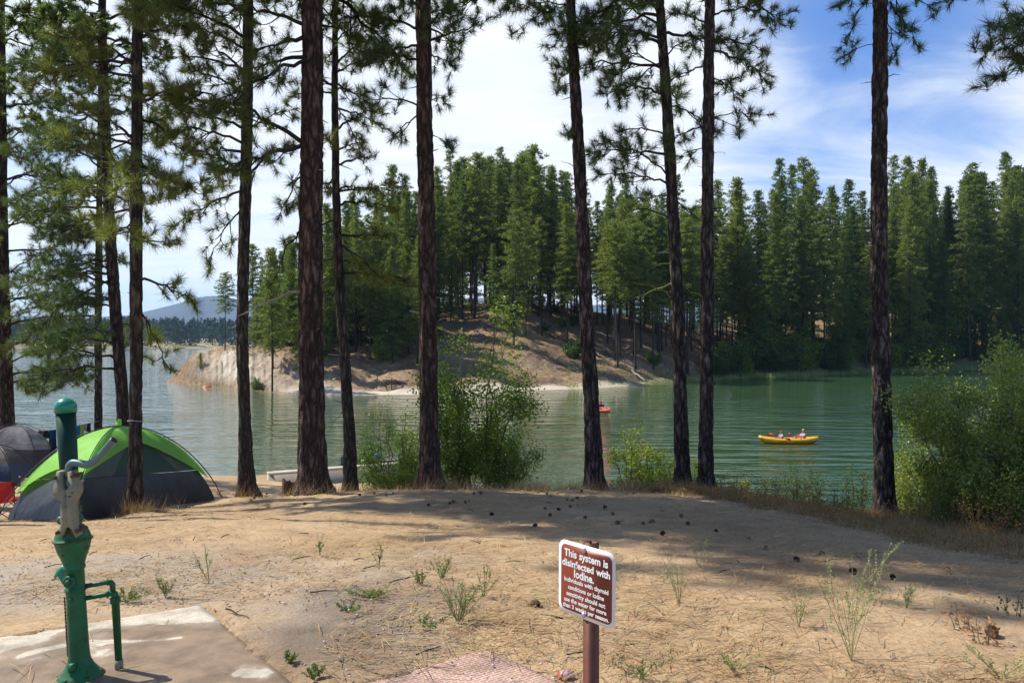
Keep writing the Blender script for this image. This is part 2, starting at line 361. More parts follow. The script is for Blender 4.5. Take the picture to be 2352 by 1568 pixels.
# ------------------------------------------------------------------ peninsula across the cove
PT = np.array([  # px, shore Y, crest Y, crest py
 [250, 125, 135, 960], [330, 118, 126, 930], [384, 110, 116, 882], [440, 105, 114, 815], [500, 100, 112, 803], [560, 94, 108, 797],
 [650, 88.5, 108, 785], [745, 86, 115, 768], [850, 85, 125, 745], [960, 85, 135, 712], [1090, 88, 142, 693], [1200, 91, 145, 698],
 [1300, 95, 148, 708], [1450, 101, 155, 728], [1600, 115, 165, 755], [1700, 124, 172, 762], [1850, 129, 180, 765], [2000, 145, 190, 760],
 [2200, 158, 205, 745], [2400, 168, 215, 735], [2900, 175, 220, 735], [3600, 190, 230, 720]])
def pen_par(px):
    return [np.interp(px, PT[:, 0], PT[:, k]) for k in (1, 2, 3)]
def pen(px, Y):
    px = np.asarray(px, float); Y = np.asarray(Y, float)
    ys, yc, pc = pen_par(px); zc = EYE - (pc - CY)/K*yc
    bluff = np.clip(1 - np.abs(px - 550)/190, 0, 1)
    d = Y - ys; Ls = yc - ys
    beach = np.where(px < 1650, 4.0, .8)*(1-bluff*.65)
    t = np.clip((d - beach)/(Ls - beach), 0, 1)
    e = 1.0 - .55*bluff
    prof = np.where(px > 1650, t**.9, t**(1.05)*(1.4 - .4*t))
    prof = prof*(1-bluff) + bluff*np.clip(t*1.9, 0, 1)**.85
    z0 = WZ + np.clip(d, -60, beach)*.10
    z = np.where(d < 0, WZ + d*.2, z0 + (zc - z0)*np.clip(prof, 0, 1.0))
    back = Y - yc
    z = np.where(back > 0, zc - np.where(px > 1650, -back*.09, back*.03 + np.clip(back-20, 0, 200)*.09), z)
    amp = np.clip(d/10, 0, 1)*np.clip((px-385)/50, 0, 1)
    z = z - 1.6*np.clip((386-px)/14, 0, 1)
    X = (px - CX)/K*Y
    z = z + amp*(.35*np.sin(X*.21+Y*.13)*np.sin(Y*.17-X*.09+1) + .15*np.sin(X*.63)*np.sin(Y*.51+2))
    z = z + bluff*amp*.3*np.sin(X*1.3 + np.sin(Y*.7))*np.clip(1-t, 0, 1)
    return z
def penp(px, Y): return np.array([(px-CX)/K*Y, Y, float(pen(px, Y))])
pxs = np.concatenate([np.arange(250, 700, 3.0), np.arange(700, 1800, 6), np.arange(1800, 3600, 20.)])
tt = np.concatenate([np.linspace(-30, -1, 8), np.linspace(-.8, 30, 110), np.linspace(30.5, 90, 90), np.linspace(92, 330, 50)])
PX, TT = np.meshgrid(pxs, tt); YS = np.interp(PX, PT[:, 0], PT[:, 1]); PY = YS + TT; PXX = (PX - CX)/K*PY
PZ = pen(PX, PY)
nzp = np.array([mn.fractal(Vector((a*.22, b*.22, 5)), .8, 2.1, 5) for a, b in zip(PXX.ravel(), PY.ravel())]).reshape(PX.shape)
bl_ = np.clip(1.2-np.abs(PX-530)/120, 0, 1); rd_ = np.array([abs(mn.noise(Vector((a*.085+b*.05, b*.09, 8))))+.5*abs(mn.noise(Vector((a*.25, b*.2, 3)))) for a, b in zip(PX.ravel(), TT.ravel())]).reshape(PX.shape)
PZ = PZ - bl_*rd_*1.15*np.clip(TT/1.5, 0, 1)*np.clip((13-TT)/5, 0, 1)*(PX > 392)
PZ = PZ + nzp*.6*np.clip(TT/6, 0, 1)*np.clip((PX-385)/60, 0, 1)
def m_pen():
    m, nt, out = mat('hillside_soil')
    v = coords(nt); big = noise_t(nt, v, .09, 5, .6); fine = noise_t(nt, v, 1.8, 6, .7); fn = noise_t(nt, v, 6, 4, .7)
    base = ramp(nt, big.outputs[0], [(.35, (.20, .135, .085)), (.5, (.30, .205, .13)), (.66, (.40, .29, .18))])
    fr = ramp(nt, fine.outputs[0], [(.35, (.5, .52, .52)), (.65, (1.25, 1.2, 1.1))])
    c = mixc(nt, 1.0, base.outputs[0], fr.outputs[0], 'MULTIPLY')
    at = nt.nodes.new('ShaderNodeVertexColor'); at.layer_name = 'zone'
    sp = nt.nodes.new('ShaderNodeSeparateColor'); lk(nt, at.outputs[0], sp.inputs[0])
    vs = coords(nt, (1, 1, .25)); st = noise_t(nt, vs, 1.1, 6, .7)
    pale = ramp(nt, st.outputs[0], [(.38, (.33, .26, .18)), (.5, (.54, .46, .34)), (.62, (.72, .64, .50))])
    c = mixc(nt, sp.outputs[0], c, pale.outputs[0])
    c = mixc(nt, sp.outputs[1], c, (.62, .53, .41))
    grn = ramp(nt, fn.outputs[0], [(.35, (.09, .11, .04)), (.65, (.25, .23, .10))])
    c = mixc(nt, sp.outputs[2], c, grn.outputs[0])
    b = nd(nt, 'ShaderNodeBsdfPrincipled', Roughness=.95); b.inputs['Specular IOR Level'].default_value = .1
    lk(nt, c, b.inputs['Base Color']); n = bump(nt, fine.outputs[0], .8, .25); n = bump(nt, fn.outputs[0], .7, .08, n)
    lk(nt, n, b.inputs['Normal']); lk(nt, b.outputs[0], out.inputs[0]); return m
hill = grid_mesh(PXX, PY, PZ, 'hillside', m_pen()); tag(hill, kind='structure')
def pen_zone():
    x = PXX.ravel(); y = PY.ravel(); px = PX.ravel(); t = TT.ravel()
    n = np.array([mn.fractal(Vector((a*.12, b*.12, 3)), .9, 2.1, 4) for a, b in zip(x, y)])
    bl = np.clip(1.25 - np.abs(px-545)/95, 0, 1)*np.clip((PZ.ravel()+4.0)*.8, 0, 1)*np.clip(1.0 - (PZ.ravel()+.4 - 1.3*n)*.9, 0, 1)
    bl = np.clip(bl + .8*np.clip(1.1-np.abs(px-700)/90, 0, 1)*np.clip((n+.05)*2, 0, 1)*(PZ.ravel() < -1.0), 0, 1)
    be = np.where((px < 1650), np.clip(1.6 - np.abs(t-1.8)/1.9, 0, 1), 0)*np.clip((1650-px)/250, 0, 1)*np.clip((px-600)/90, 0, 1)
    gr = np.clip((px-1330)/300, 0, 1)*np.clip(1.4 - t/7, 0, 1) + .75*np.clip(1.2-np.abs(px-800)/60, 0, 1)*(PZ.ravel() > -.5)*np.clip(n*2+.3, 0, 1) + np.clip((px-1650)/150, 0, 1)*np.clip(n*1.5+.35, 0, .7)
    C = np.stack([bl, be, np.clip(gr, 0, 1), np.ones_like(x)], -1).astype(np.float32)
    ca = hill.data.color_attributes.new('zone', 'FLOAT_COLOR', 'POINT'); ca.data.foreach_set('color', C.ravel())
pen_zone()

# ------------------------------------------------------------------ water
def m_water():
    m, nt, out = mat('lake_water')
    v = coords(nt, (.22, .85, 1), rot=(0, 0, .22))
    n1 = noise_t(nt, v, 1.0, 2, .5); v2 = coords(nt, (.7, 2.2, 1), rot=(0, 0, -.12)); n2 = noise_t(nt, v2, 1.0, 3, .6)
    v3 = coords(nt, (.03, .06, 1)); n3 = noise_t(nt, v3, 1.0, 3)
    at = nt.nodes.new('ShaderNodeVertexColor'); at.layer_name = 'shallow'
    sp = nt.nodes.new('ShaderNodeSeparateColor'); lk(nt, at.outputs[0], sp.inputs[0])
    deep = ramp(nt, n3.outputs[0], [(.3, (.028, .064, .026)), (.7, (.042, .086, .034))])
    c = mixc(nt, sp.outputs[0], deep.outputs[0], (.15, .17, .085))
    c = mixc(nt, sp.outputs[1], c, (.24, .20, .12))
    b = nd(nt, 'ShaderNodeBsdfPrincipled', Roughness=.035, IOR=1.33); lk(nt, c, b.inputs['Base Color'])
    nn = bump(nt, n1.outputs[0], 1.0, .26)
    v5 = coords(nt, (.06, .11, 1), rot=(0, 0, .5)); pt_ = ramp(nt, noise_t(nt, v5, 1.0, 3).outputs[0], [(.38, .35), (.6, 1)]); hm = nt.nodes.new('ShaderNodeMath'); hm.operation = 'MULTIPLY'; lk(nt, n2.outputs[0], hm.inputs[0]); lk(nt, pt_.outputs[0], hm.inputs[1]); nn = bump(nt, hm.outputs[0], 1.0, .11, nn); lk(nt, nn, b.inputs['Normal'])
    lk(nt, b.outputs[0], out.inputs[0]); return m
ys_ = np.concatenate([np.geomspace(17, 230, 240), np.geomspace(235, 30000, 40)])
sx = np.linspace(-1, 1, 360); Yw, Sw = np.meshgrid(ys_, sx, indexing='ij'); Xw = Sw*(Yw*1.3 + 30)
lake = grid_mesh(Xw, Yw, np.full_like(Xw, WZ), 'lake', m_water(), False); tag(lake, kind='structure')
pw = CX + Xw/Yw*K; ysh = np.interp(pw, PT[:, 0], PT[:, 1])
sh = np.exp(-np.clip(ysh - Yw, 0, 99)/5.5)*np.clip((pw-360)/120, 0, 1)*(.35+.65*np.clip((1850-pw)/400, 0, 1))
sh2 = np.exp(-np.clip(ysh - Yw, 0, 99)/1.3)*np.clip((pw-360)/120, 0, 1)*np.clip((1750-pw)/400, 0, 1)
C = np.stack([sh.ravel()*.8, sh2.ravel()*.7, 0*sh.ravel(), 1+0*sh.ravel()], -1).astype(np.float32)
ca = lake.data.color_attributes.new('shallow', 'FLOAT_COLOR', 'POINT'); ca.data.foreach_set('color', C.ravel())
mb = MB(); mb.add([[-40000, -3000, -9], [40000, -3000, -9], [40000, 40000, -9], [-40000, 40000, -9]], Q=[[0, 1, 2, 3]])
tag(mb.build('lake_bed', m_plain('bed', (.12, .10, .07), .9, bmp=0)), kind='structure')

# ------------------------------------------------------------------ far shore, mountain
def far_terrain():
    xs = np.linspace(-1400, 1500, 120); ysf = np.array([660, 690, 705, 740, 800, 900, 1000, 1150, 1400.])
    X, Y = np.meshgrid(xs, ysf); zz = np.interp(Y, ysf, [-8, -4.5, -3.2, 0, 2, 4, 6, 8, 5])
    Z = zz + 1.5*np.sin(X*.011)*np.clip((Y-690)/100, 0, 1)
    Y = Y + 12*np.sin(X*.02) + 8*np.sin(X*.047+1)
    o = grid_mesh(X, Y, Z, 'far_shore', m_plain('far_soil', (.30, .25, .13), .95, var=.4, sc=.02, bmp=0)); tag(o, kind='structure')
far_terrain()
def mountain():
    xs = np.linspace(-6000, 7000, 260); n = np.array([mn.fractal(Vector((x*.0006, 0, 2)), .9, 2.1, 5) for x in xs])
    px = CX + xs/4500*K
    py = np.interp(px, [-800, 0, 200, 330, 400, 450, 480, 520, 560, 700, 900, 1100, 1300, 1800, 2600, 4000], [700, 722, 730, 722, 700, 686, 679, 683, 692, 712, 700, 684, 700, 690, 700, 690])
    top = (CY - py)/K*4500*1.0 + 12*n
    rows = []
    for k, (dy, f) in enumerate([(-1300, 0), (-900, .12), (-600, .42), (-300, .78), (0, 1.0), (500, .9)]):
        nn = np.array([mn.fractal(Vector((x*.002, dy*.002, 9)), .9, 2.1, 4) for x in xs])
        rows.append(np.stack([xs, np.full_like(xs, 4500+dy), -10 + (top+10)*f + nn*18*(f > 0)*(f < 1)], -1))
    A = np.stack(rows); o = grid_mesh(A[..., 0], A[..., 1], A[..., 2], 'mountain', m_plain('mtn', (.035, .055, .05), .95, var=.5, sc=.004, bmp=0)); tag(o, kind='structure')
mountain()

# ------------------------------------------------------------------ conifers across the cove
def conifer_proto(H, cs, Rm, nb, shape, mk, crown_mat, tri=.34, clumps=5, base_r=.19, nm='conifer_tree'):
    root = thing(nm, '-', 'tree', (0, 0, 0))
    tb = MB(); zz = np.linspace(-.6, H, 14); wob = R.uniform(-1, 1, 2)*.25
    pts = np.c_[wob[0]*np.sin(zz/H*3), wob[1]*np.sin(zz/H*2.5+1), zz]; pts[:, :2] -= pts[1, :2]
    tb.tube(pts, base_r*(1-zz/H*.93)+.01, 7)
    cb = MB(); C = []
    for i in range(nb):
        t = (i+R.uniform())/nb; t = t**.9; z = cs*H + (1-cs)*H*t
        pr = {'cone': (1-t)**.85*min(1, .45+t*3), 'round': math.sqrt(max(0, 1-t**2.2))*min(1, .4+t*2.2), 'col': (1-t**2.6)**.9*min(1, .5+t*2)}[shape]
        L = Rm*pr*R.uniform(.6, 1.15)+.25; az = i*2.4+R.uniform(-.5, .5)
        rise = R.uniform(-.25, .25) + (.5*t)
        k = max(2, int(L/.62)+1)
        rr = np.linspace(.18 if L > 1 else .3, 1, k)
        p = np.stack([np.cos(az)*L*rr, np.sin(az)*L*rr, z + rise*L*rr - .18*L*rr**2], -1) + R.normal(size=(k, 3))*np.array([.16, .16, .10])*min(1, L)
        cx = np.interp(z, zz, pts[:, 0]); cy = np.interp(z, zz, pts[:, 1]); p[:, 0] += cx; p[:, 1] += cy
        C.append(p)
        if L > .7: tb.tube([[cx, cy, z-.05], p[0], p[-1]], [.035, .03, .008], 3, cap=False)
    if cs > .2:
        for i in range(int(10*cs*2)):
            z = R.uniform(.25, 1)*cs*H; az = R.uniform(0, 2*PI); L = R.uniform(.4, 1.3)
            cx = np.interp(z, zz, pts[:, 0]); cy = np.interp(z, zz, pts[:, 1])
            tb.tube([[cx, cy, z], [cx+math.cos(az)*L, cy+math.sin(az)*L, z+R.uniform(-.3, .2)]], [.025, .006], 3, cap=False)
    C = np.concatenate(C); n = 26
    cl = R.uniform(.7, 1.25, (len(C), 1)); pos = np.repeat(C, n, 0) + R.normal(size=(len(C)*n, 3))*np.array([.19, .19, .11])*np.repeat(cl, n, 0)
    out = pos.copy(); out[:, 2] = 0; out = unit(out)
    dirs = R.normal(size=pos.shape)*.8 + out*.7 + np.array([0, 0, .35])
    blades(cb, pos, dirs, tri*R.uniform(.6, 1.4, len(pos)), tri*.42)
    tb.build('trunk', M['bark_far'], root, smooth=True); cb.build('crown', crown_mat, root)
    return root, H
protos = []
specs = [(28, .30, 4.0, 125, 'cone', 0, 'conifer'), (30, .42, 3.6, 105, 'cone', 0, 'conifer_b'), (26, .22, 4.0, 140, 'cone', 0, 'conifer'),
         (27, .50, 3.6, 85, 'round', 0, 'conifer_y'), (29, .12, 4.1, 160, 'cone', 0, 'conifer_b'), (24, .38, 3.1, 95, 'col', 0, 'conifer'),
         (25, .06, 4.2, 170, 'cone', 0, 'conifer'), (27, .32, 3.2, 80, 'cone', 0, 'conifer_y')]
specs.append((22, .18, 1.9, 34, 'cone', 0, 'dryneedle'))
M['dryneedle'] = m_foliage('dryneedle', (.16, .09, .04), (.24, .15, .07), .3, .25, .6)
for s in specs: protos.append(conifer_proto(*s[:5], None, M[s[6]]))
young = [conifer_proto(9, .05, 2.1, 90, 'cone', None, M['conifer_b'], .22, 5, .1, 'young_conifer'), conifer_proto(7, .03, 1.9, 80, 'cone', None, M['conifer_y'], .22, 5, .09, 'young_conifer'),
         conifer_proto(10, .1, 1.7, 80, 'col', None, M['conifer_y'], .22, 5, .1, 'young_conifer')]
used = set()
def place(pr, px, Y, H, label, group, sink=.15, cat='tree'):
    root, h0 = pr
    if root.name in used: o = copy_tree(root)
    else: o = root; used.add(root.name)
    p = penp(px, Y); o.location = (p[0], p[1], p[2]-sink); s = H/h0; w = s*R.uniform(.85, 1.15)
    o.scale = (w, w, s); o.rotation_euler = (R.uniform(-.02, .02), R.uniform(-.02, .02), R.uniform(0, 6.28))
    tag(o, label, cat, group); return o
taken = []
def ok(px, Y, dmin):
    x = (px-CX)/K*Y
    for a, b in taken:
        if (a-x)**2+(b-Y)**2 < dmin**2: return False
    taken.append((x, Y)); return True
SKY = [[560, 590], [600, 560], [640, 560], [760, 440], [860, 420], [905, 380], [960, 420], [1040, 345], [1090, 355], [1150, 335], [1220, 332], [1290, 380], [1340, 400], [1420, 420], [1500, 430],
       [1600, 440], [1680, 420], [1740, 440], [1790, 370], [1840, 365], [1890, 400], [1950, 415], [2000, 430], [2060, 360], [2120, 368], [2180, 430], [2220, 378], [2300, 360], [2360, 350], [2600, 360], [3400, 360]]
SKY = np.array(SKY, float)
def top_h(px, Y, py):
    return EYE + (CY-py)/K*Y - float(pen(px, Y))
# skyline trees pinned to the treetops of the photo
for px, py in [(905, 380), (925, 400), (1038, 345), (1062, 395), (1090, 352), (1128, 360), (1152, 338), (1195, 372), (1222, 332), (1262, 380), (1290, 392), (868, 425), (955, 440), (1005, 385),
               (1345, 402), (1400, 425), (1440, 410), (1480, 440), (1560, 400), (1655, 415), (1700, 410), (1740, 436), (1795, 365), (1843, 360), (1868, 385), (1905, 430), (1948, 412), (1985, 440), (2058, 358),
               (2088, 362), (2118, 368), (2140, 385), (2178, 430), (2222, 376), (2262, 400), (2308, 352), (2345, 380), (2400, 360)]:
    ys, yc, pc = pen_par(px); Y = yc - R.uniform(2, 20) if px < 1650 else ys + R.uniform(14, 35)
    zone = 0
    H = min(45, max(15, top_h(px, Y, py)))
    if ok(px, Y, 1.5):
        if px < 1330: place(protos[[1, 5, 0, 7][len(taken) % 4]], px, Y, H, 'tall conifer whose top makes the skyline of the knoll across the cove', 'skyline conifers on the knoll')
        else: place(protos[[0, 2, 4, 1, 7][len(taken) % 5]], px, Y, H, 'tall conifer whose pointed top stands above the wood right of the knoll', 'skyline conifers of the wood on the right')
BACK = [MB(), MB()]
def back_tree(pr, px, Y, H):
    root, h0 = pr; p = penp(px, Y); sc = H/h0; a = R.uniform(0, 6.28); c, s_ = math.cos(a), math.sin(a)
    for ch in root.children:
        me = ch.data; V = np.zeros(len(me.vertices)*3, np.float32); me.vertices.foreach_get('co', V); V = V.reshape(-1, 3).astype(float)*sc; V = V @ np.array([[c, s_, 0], [-s_, c, 0], [0, 0, 1]])+p-[0, 0, .2]
        if ch.name.startswith('crown'): V = V.reshape(-1, 3, 3)[::2]; m_ = V.mean(1, keepdims=True); V = (m_+(V-m_)*1.3).reshape(-1, 3); BACK[0].add(V, T=np.arange(len(V)).reshape(-1, 3))
        else:
            Q = [list(f.vertices) for f in me.polygons if len(f.vertices) == 4]; BACK[1].add(V, Q=Q)
def scatter(n, px0, px1, d0, d1, lowpy, kinds, label, group, dmin, hs=(0.72, .97), rel='shore', hmax=41):
    c = 0; tries = 0
    while c < n and tries < n*40:
        tries += 1; px = R.uniform(px0, px1); ys, yc, pc = pen_par(px); Y = (ys if rel == 'shore' else yc) + R.uniform(d0, d1)
        if not ok(px, Y, dmin): continue
        py = np.interp(px, SKY[:, 0], SKY[:, 1]); H = min(hmax, top_h(px, Y, py)*R.uniform(*hs))
        if H < 7: continue
        (back_tree(protos[kinds[R.randint(len(kinds))]], px, Y, H) if group == 'back' else place(protos[kinds[R.randint(len(kinds))]], px, Y, H, label, group)); c += 1
scatter(42, 985, 1330, -14, 22, 0, [0, 5, 2, 1], 'slender conifer in the stand on top of the bare knoll', 'conifers on top of the knoll', 2.6, (.7, .98), 'crest')
scatter(36, 1330, 1640, -32, 16, 0, [1, 3, 5, 0, 7], 'slender conifer with a bare lower trunk on the sloping shore across the cove', 'conifers on the slope right of the knoll', 3.0, (.68, .95), 'crest')
scatter(62, 1640, 2420, 3, 36, 0, [2, 4, 0, 6, 7], 'dense conifer close to the water in the wood right of the knoll', 'conifers by the water on the right', 3.2, (.62, .95))
scatter(30, 1640, 2500, 34, 70, 0, [0, 1, 2, 4], 'conifer in the back rows of the wood on the right', 'back', 3.5, (.8, .98))
scatter(20, 960, 1640, 8, 50, 0, [0, 4, 2, 6], 'conifer standing behind the crest of the knoll ridge', 'back', 3.0, (.75, .97), 'crest')
scatter(20, 1400, 1650, 7, 34, 0, [1, 3, 5, 7], 'slim conifer low on the slope under the two close trunks', 'slim conifers low on the slope', 3.0, (.6, .88))
scatter(16, 2420, 3200, 3, 50, 0, [2, 4, 0, 6], 'conifer of the wood past the leafy bush on the right', 'back', 4.5, (.8, .98))
scatter(40, 610, 985, -18, 14, 0, [0, 2, 6, 7, 4], 'conifer on the shoulder of the hill left of the knoll', 'conifers left of the knoll', 2.8, (.7, .98), 'crest')
scatter(12, 740, 965, 14, 30, 0, [2, 6, 5], 'middle height conifer on the slope left of the second thickest pine', 'conifers on the slope left of the second thickest pine', 2.5, (.5, .75))
for px, dY, top in [(1135, -32, 560), (1180, -36, 480), (1208, -30, 520), (1245, -26, 500), (1290, -22, 455), (1303, -30, 470), (1425, -38, 520), (1472, -34, 470), (1395, -28, 480)]:
    ys, yc, pc = pen_par(px); Y = yc+dY; ok(px, Y, .1)
    place(protos[[3, 5, 7, 0][int(px) % 4]], px, Y, top_h(px, Y, top), 'slim green conifer standing forward on the bare slope below the knoll', 'conifers on the bare slope')
for px, dY, top, k, lab in [(1180, -34, 560, 2, 'bushy conifer in front of the bare slope, right of the knoll stand'), (1035, -18, 590, 2, 'small bright conifer on the hilltop edge beside the fourth thick trunk'),
                         (820, -14, 560, 0, 'dark dense young conifer growing low over the bank with branches to the ground'), (855, -16, 540, 0, 'dark young conifer with skirts beside the low bushy shrub on the bank'),
                         (905, -8, 560, 2, 'mid green conifer left of the knoll with a short trunk showing')]:
    ys, yc, pc = pen_par(px); Y = yc+dY; place(young[k], px, Y, top_h(px, Y, top), lab, None)
lone = place(protos[3], 517, 107, top_h(517, 107, 625), 'lone pine with a bare trunk on the tip of the bluff', None)
for px, Y, top in [(585, 108, 560), (600, 112, 590), (640, 112, 575), (668, 118, 600), (615, 118, 640)]:
    place(protos[[7, 5][int(px) % 2]], px, Y, top_h(px, Y, top), 'thin conifer on the bluff behind the three left trunks', 'thin conifers on the bluff')
for px, Y in [(590, 104), (625, 106), (650, 108), (675, 110), (735, 112), (760, 114), (605, 106), (640, 105), (665, 104), (690, 104), (715, 106), (700, 111), (745, 107), (770, 108)]:
    place(young[[2, 1][int(px) % 2]], px, Y, R.uniform(4.5, 8), 'small yellowish young conifer on the dry bluff', 'young conifers on the bluff')
place(young[1], 460, 108, 2.1, 'tiny sapling alone near the tip of the bluff', None)

# ------------------------------------------------------------------ leafy shrubs
def shrub(name, label, cat, base, H, Rx, Ry, nleaf, lm, L=.055, W=.028, nst=9, low=.15, lean=(0, 0), group=None, clump=.22, thick=.018, gap=0.0, smat='stem', shape=1.0):
    base = np.asarray(base, float); root = thing(name, label, cat, base, group)
    sb = MB(); lb = MB(); C = []; Nn = []
    for i in range(nst):
        az = i*2.4 + R.uniform(-.4, .4); rr = math.sqrt((i+.5)/nst); h = H*R.uniform(.75, 1.0)*(1-.45*rr**2*shape)
        tip = base + np.array([math.cos(az)*Rx*rr*.85 + lean[0]*h, math.sin(az)*Ry*rr*.85 + lean[1]*h, h])
        b0 = base + np.array([math.cos(az)*.12*Rx, math.sin(az)*.12*Ry, -.1])
        mid = b0*.5 + tip*.5 + np.array([math.cos(az)*Rx*.1, math.sin(az)*Ry*.1, .08*H]) + R.normal(size=3)*.04*H
        t = np.linspace(0, 1, 9)[:, None]; pts = (1-t)**2*b0 + 2*t*(1-t)*mid + t*t*tip; pts[1:-1] += R.normal(size=(7, 3))*.012*H
        sb.tube(pts, np.linspace(thick, min(.004, thick*.4), 9), 5, cap=False)
        nsb = int(7 + 5*H)
        for k in range(nsb):
            tq = R.uniform(low, 1); a = np.array([np.interp(tq, t[:, 0], pts[:, q]) for q in range(3)])
            l = R.uniform(.25, 1)*min(Rx, H)*.42*(1.15-tq*.5); d = unit(R.normal(size=3)*np.array([1, 1, .5]) + np.array([math.cos(az), math.sin(az), .35])*.7)
            e = a + d*l; m_ = (a+e)/2 + R.normal(size=3)*l*.1
            sb.tube([a, m_, e], [min(.006, thick*.5), min(.004, thick*.35), .0012], 3, cap=False)
            for q in np.linspace(.3, 1, max(2, int(l/.11))):
                C.append(a*(1-q)+e*q + R.normal(size=3)*.03); Nn.append(1)
    C = np.array(C); k = max(1, int(nleaf/len(C)))
    if gap:
        keep = np.array([mn.noise(Vector(tuple(c*1.9/max(.4, Rx)**.5))) for c in C]) > gap-.5; C = C[keep]; k = max(1, int(nleaf/max(1, len(C))))
    pos = np.repeat(C, k, 0) + R.normal(size=(len(C)*k, 3))*clump*.45
    leaves(lb, pos, L, W)
    sb.build('stems', M[smat], root); lb.build('foliage', M[lm], root); return root

# background shrubs on the far bank (prototype + copies)
bsh = []
for k in range(3):
    base = (0, 0, 0); r = shrub('bank_shrub', '-', 'shrub', base, 2.4, 1.6, 1.6, 3500, ['leaf_g', 'leaf', 'leaf_y'][k], .16, .10, 8, .05, clump=.3); bsh.append((r, 2.4))
def psh(k, px, Y, H, lab, grp): place(bsh[k], px, Y, H, lab, grp, .1, 'shrub')
for i in range(46):
    px = R.uniform(1640, 2330); ys, yc, pc = pen_par(px); psh([0, 1, 0, 2][R.randint(4)], px, ys+R.uniform(1.5, 13), R.uniform(2.2, 6.5), 'leafy shrub among the conifers at the far water edge', 'shrubs at the far water edge')
psh(2, 880, 100, 3.0, 'round yellow green shrub on the far bank below the young conifers', None)
psh(0, 1320, 112, 2.8, 'small green shrub on the bare slope right of the knoll', None)
psh(2, 2155, 172, 15, 'bright green broadleaf tree glowing in the dark wood on the right', None)
psh(1, 2120, 168, 8, 'low bright green broadleaf tree beside the taller one in the wood', None)
psh(0, 1500, 118, 2.2, 'small shrub on the slope under the slim trunks', None)
psh(0, 590, 93.5, 1.6, 'scraggly shrub at the foot of the pale bluff by the water', None)

# logs on the far slope
def log3(name, lab, cat, a, b, r, m='log', group=None, n=8, sub=True):
    a = np.asarray(a, float); b = np.asarray(b, float); root = MB(); t = np.linspace(0, 1, 10)[:, None]
    pts = a*(1-t)+b*t + R.normal(size=(10, 3))*r*.25
    root.tube(pts, np.linspace(r, r*.6, 10), n)
    if sub:
        for k in range(4):
            q = R.uniform(.3, .9); p = a*(1-q)+b*q; d = unit(R.normal(size=3)+np.array([0, 0, .8])); root.tube([p, p+d*r*R.uniform(3, 7)], [r*.25, r*.08], 4)
    o = root.build(name, M[m], off=a, smooth=True); o.location = tuple(a); return tag(o, lab, cat, group)
for i, (x0, d0, x1, d1, r) in enumerate([(1090, -6, 1130, -8, .22), (1010, -12, 1070, -6, .2), (1330, -30, 1390, -38, .2), (1390, -34, 1470, -46, .17), (1420, -38, 1455, -34, .15), (1230, -20, 1300, -28, .2),
                                      (1500, -36, 1560, -44, .17), (1360, -22, 1440, -30, .2), (1160, -28, 1215, -33, .16), (1280, -40, 1330, -44, .14)]):
    a = penp(x0, pen_par(x0)[1]+d0); b = penp(x1, pen_par(x1)[1]+d1); a[2] += r*.7; b[2] += r*.7
    log3('fallen_log', 'grey fallen trunk lying on the bare slope under the conifers', 'log', a, b, r, group='fallen trunks on the bare slope')
a = penp(1450, 109); b = penp(1482, 106); a[2] += .3; b[2] += .2
log3('fallen_log', 'pale bleached log pointing down the slope towards the cove', 'log', a, b, .16, 'dead')
a = penp(1755, 133); b = penp(1778, 129.5); a[2] += .7; b[2] += .15
log3('fallen_log', 'pale log sliding into the reeds at the far water edge', 'log', a, b, .12, 'dead')
for i in range(26):
    px = R.uniform(1640, 2350); ys, yc, pc = pen_par(px); place(young[R.randint(3)], px, ys+R.uniform(4, 26), R.uniform(6, 14), 'young conifer with branches down to the ground in the wood behind the water edge', 'young conifers in the right wood')
for i in range(30):
    px = R.uniform(690, 1340); ys, yc, pc = pen_par(px); psh([1, 0, 2][R.randint(3)], px, yc+R.uniform(-26, 4), R.uniform(.8, 2.2), 'small shrub dotted over the brown slope of the knoll', 'shrubs dotted over the knoll slope')
for i in range(12):
    px = R.uniform(800, 1330); ys, yc, pc = pen_par(px); place(young[R.randint(3)], px, yc+R.uniform(-10, 14), R.uniform(5, 10), 'young conifer growing under the tall stand on the knoll', 'young conifers under the knoll stand')
for px, d in [(1010, 130), (1265, 60), (1385, 40), (1530, 26), (1730, 12), (1900, 22), (2100, 14), (2260, 24), (780, 30)]:
    ys, yc, pc = pen_par(px); place(protos[8], px, min(ys+d, yc+4), R.uniform(11, 20), 'thin half dead conifer with brown needles among the green ones', 'half dead conifers')
M_ = MB(); 
if BACK[0].n:
    BB = MB(); BB.add(BACK[0].verts(), T=np.concatenate(BACK[0].t)); BB.add(BACK[1].verts(), Q=np.concatenate(BACK[1].q), m=1)
    tag(BB.build('background_wood', [M['conifer_b'], M['bark_far']]), 'wood closing the view behind the front conifers across the cove', 'woods', kind='stuff')
# reeds
def reeds():
    mb = MB(); px = R.uniform(1480, 2330, 5200); ys = np.interp(px, PT[:, 0], PT[:, 1]); Y = ys + R.uniform(-1.2, 1.6, len(px))
    Z = np.maximum(pen(px, Y), WZ)-.05; pos = np.stack([(px-CX)/K*Y, Y, Z], -1)
    blades(mb, pos, R.normal(size=pos.shape)*.18+np.array([0, 0, 1]), R.uniform(.35, 1.15, len(px))*np.clip((px-1400)/300, .4, 1), .07)
    px = R.uniform(1300, 1750, 2600); ys = np.interp(px, PT[:, 0], PT[:, 1]); Y = ys + R.uniform(1, 12, len(px))
    pos = np.stack([(px-CX)/K*Y, Y, pen(px, Y)], -1); blades(mb, pos, R.normal(size=pos.shape)*.3+np.array([0, 0, 1]), R.uniform(.2, .6, len(px)), .06)
    tag(mb.build('reeds', M['reed']), 'pale green reeds and grass fringing the far water edge', 'reeds', kind='stuff')
reeds()
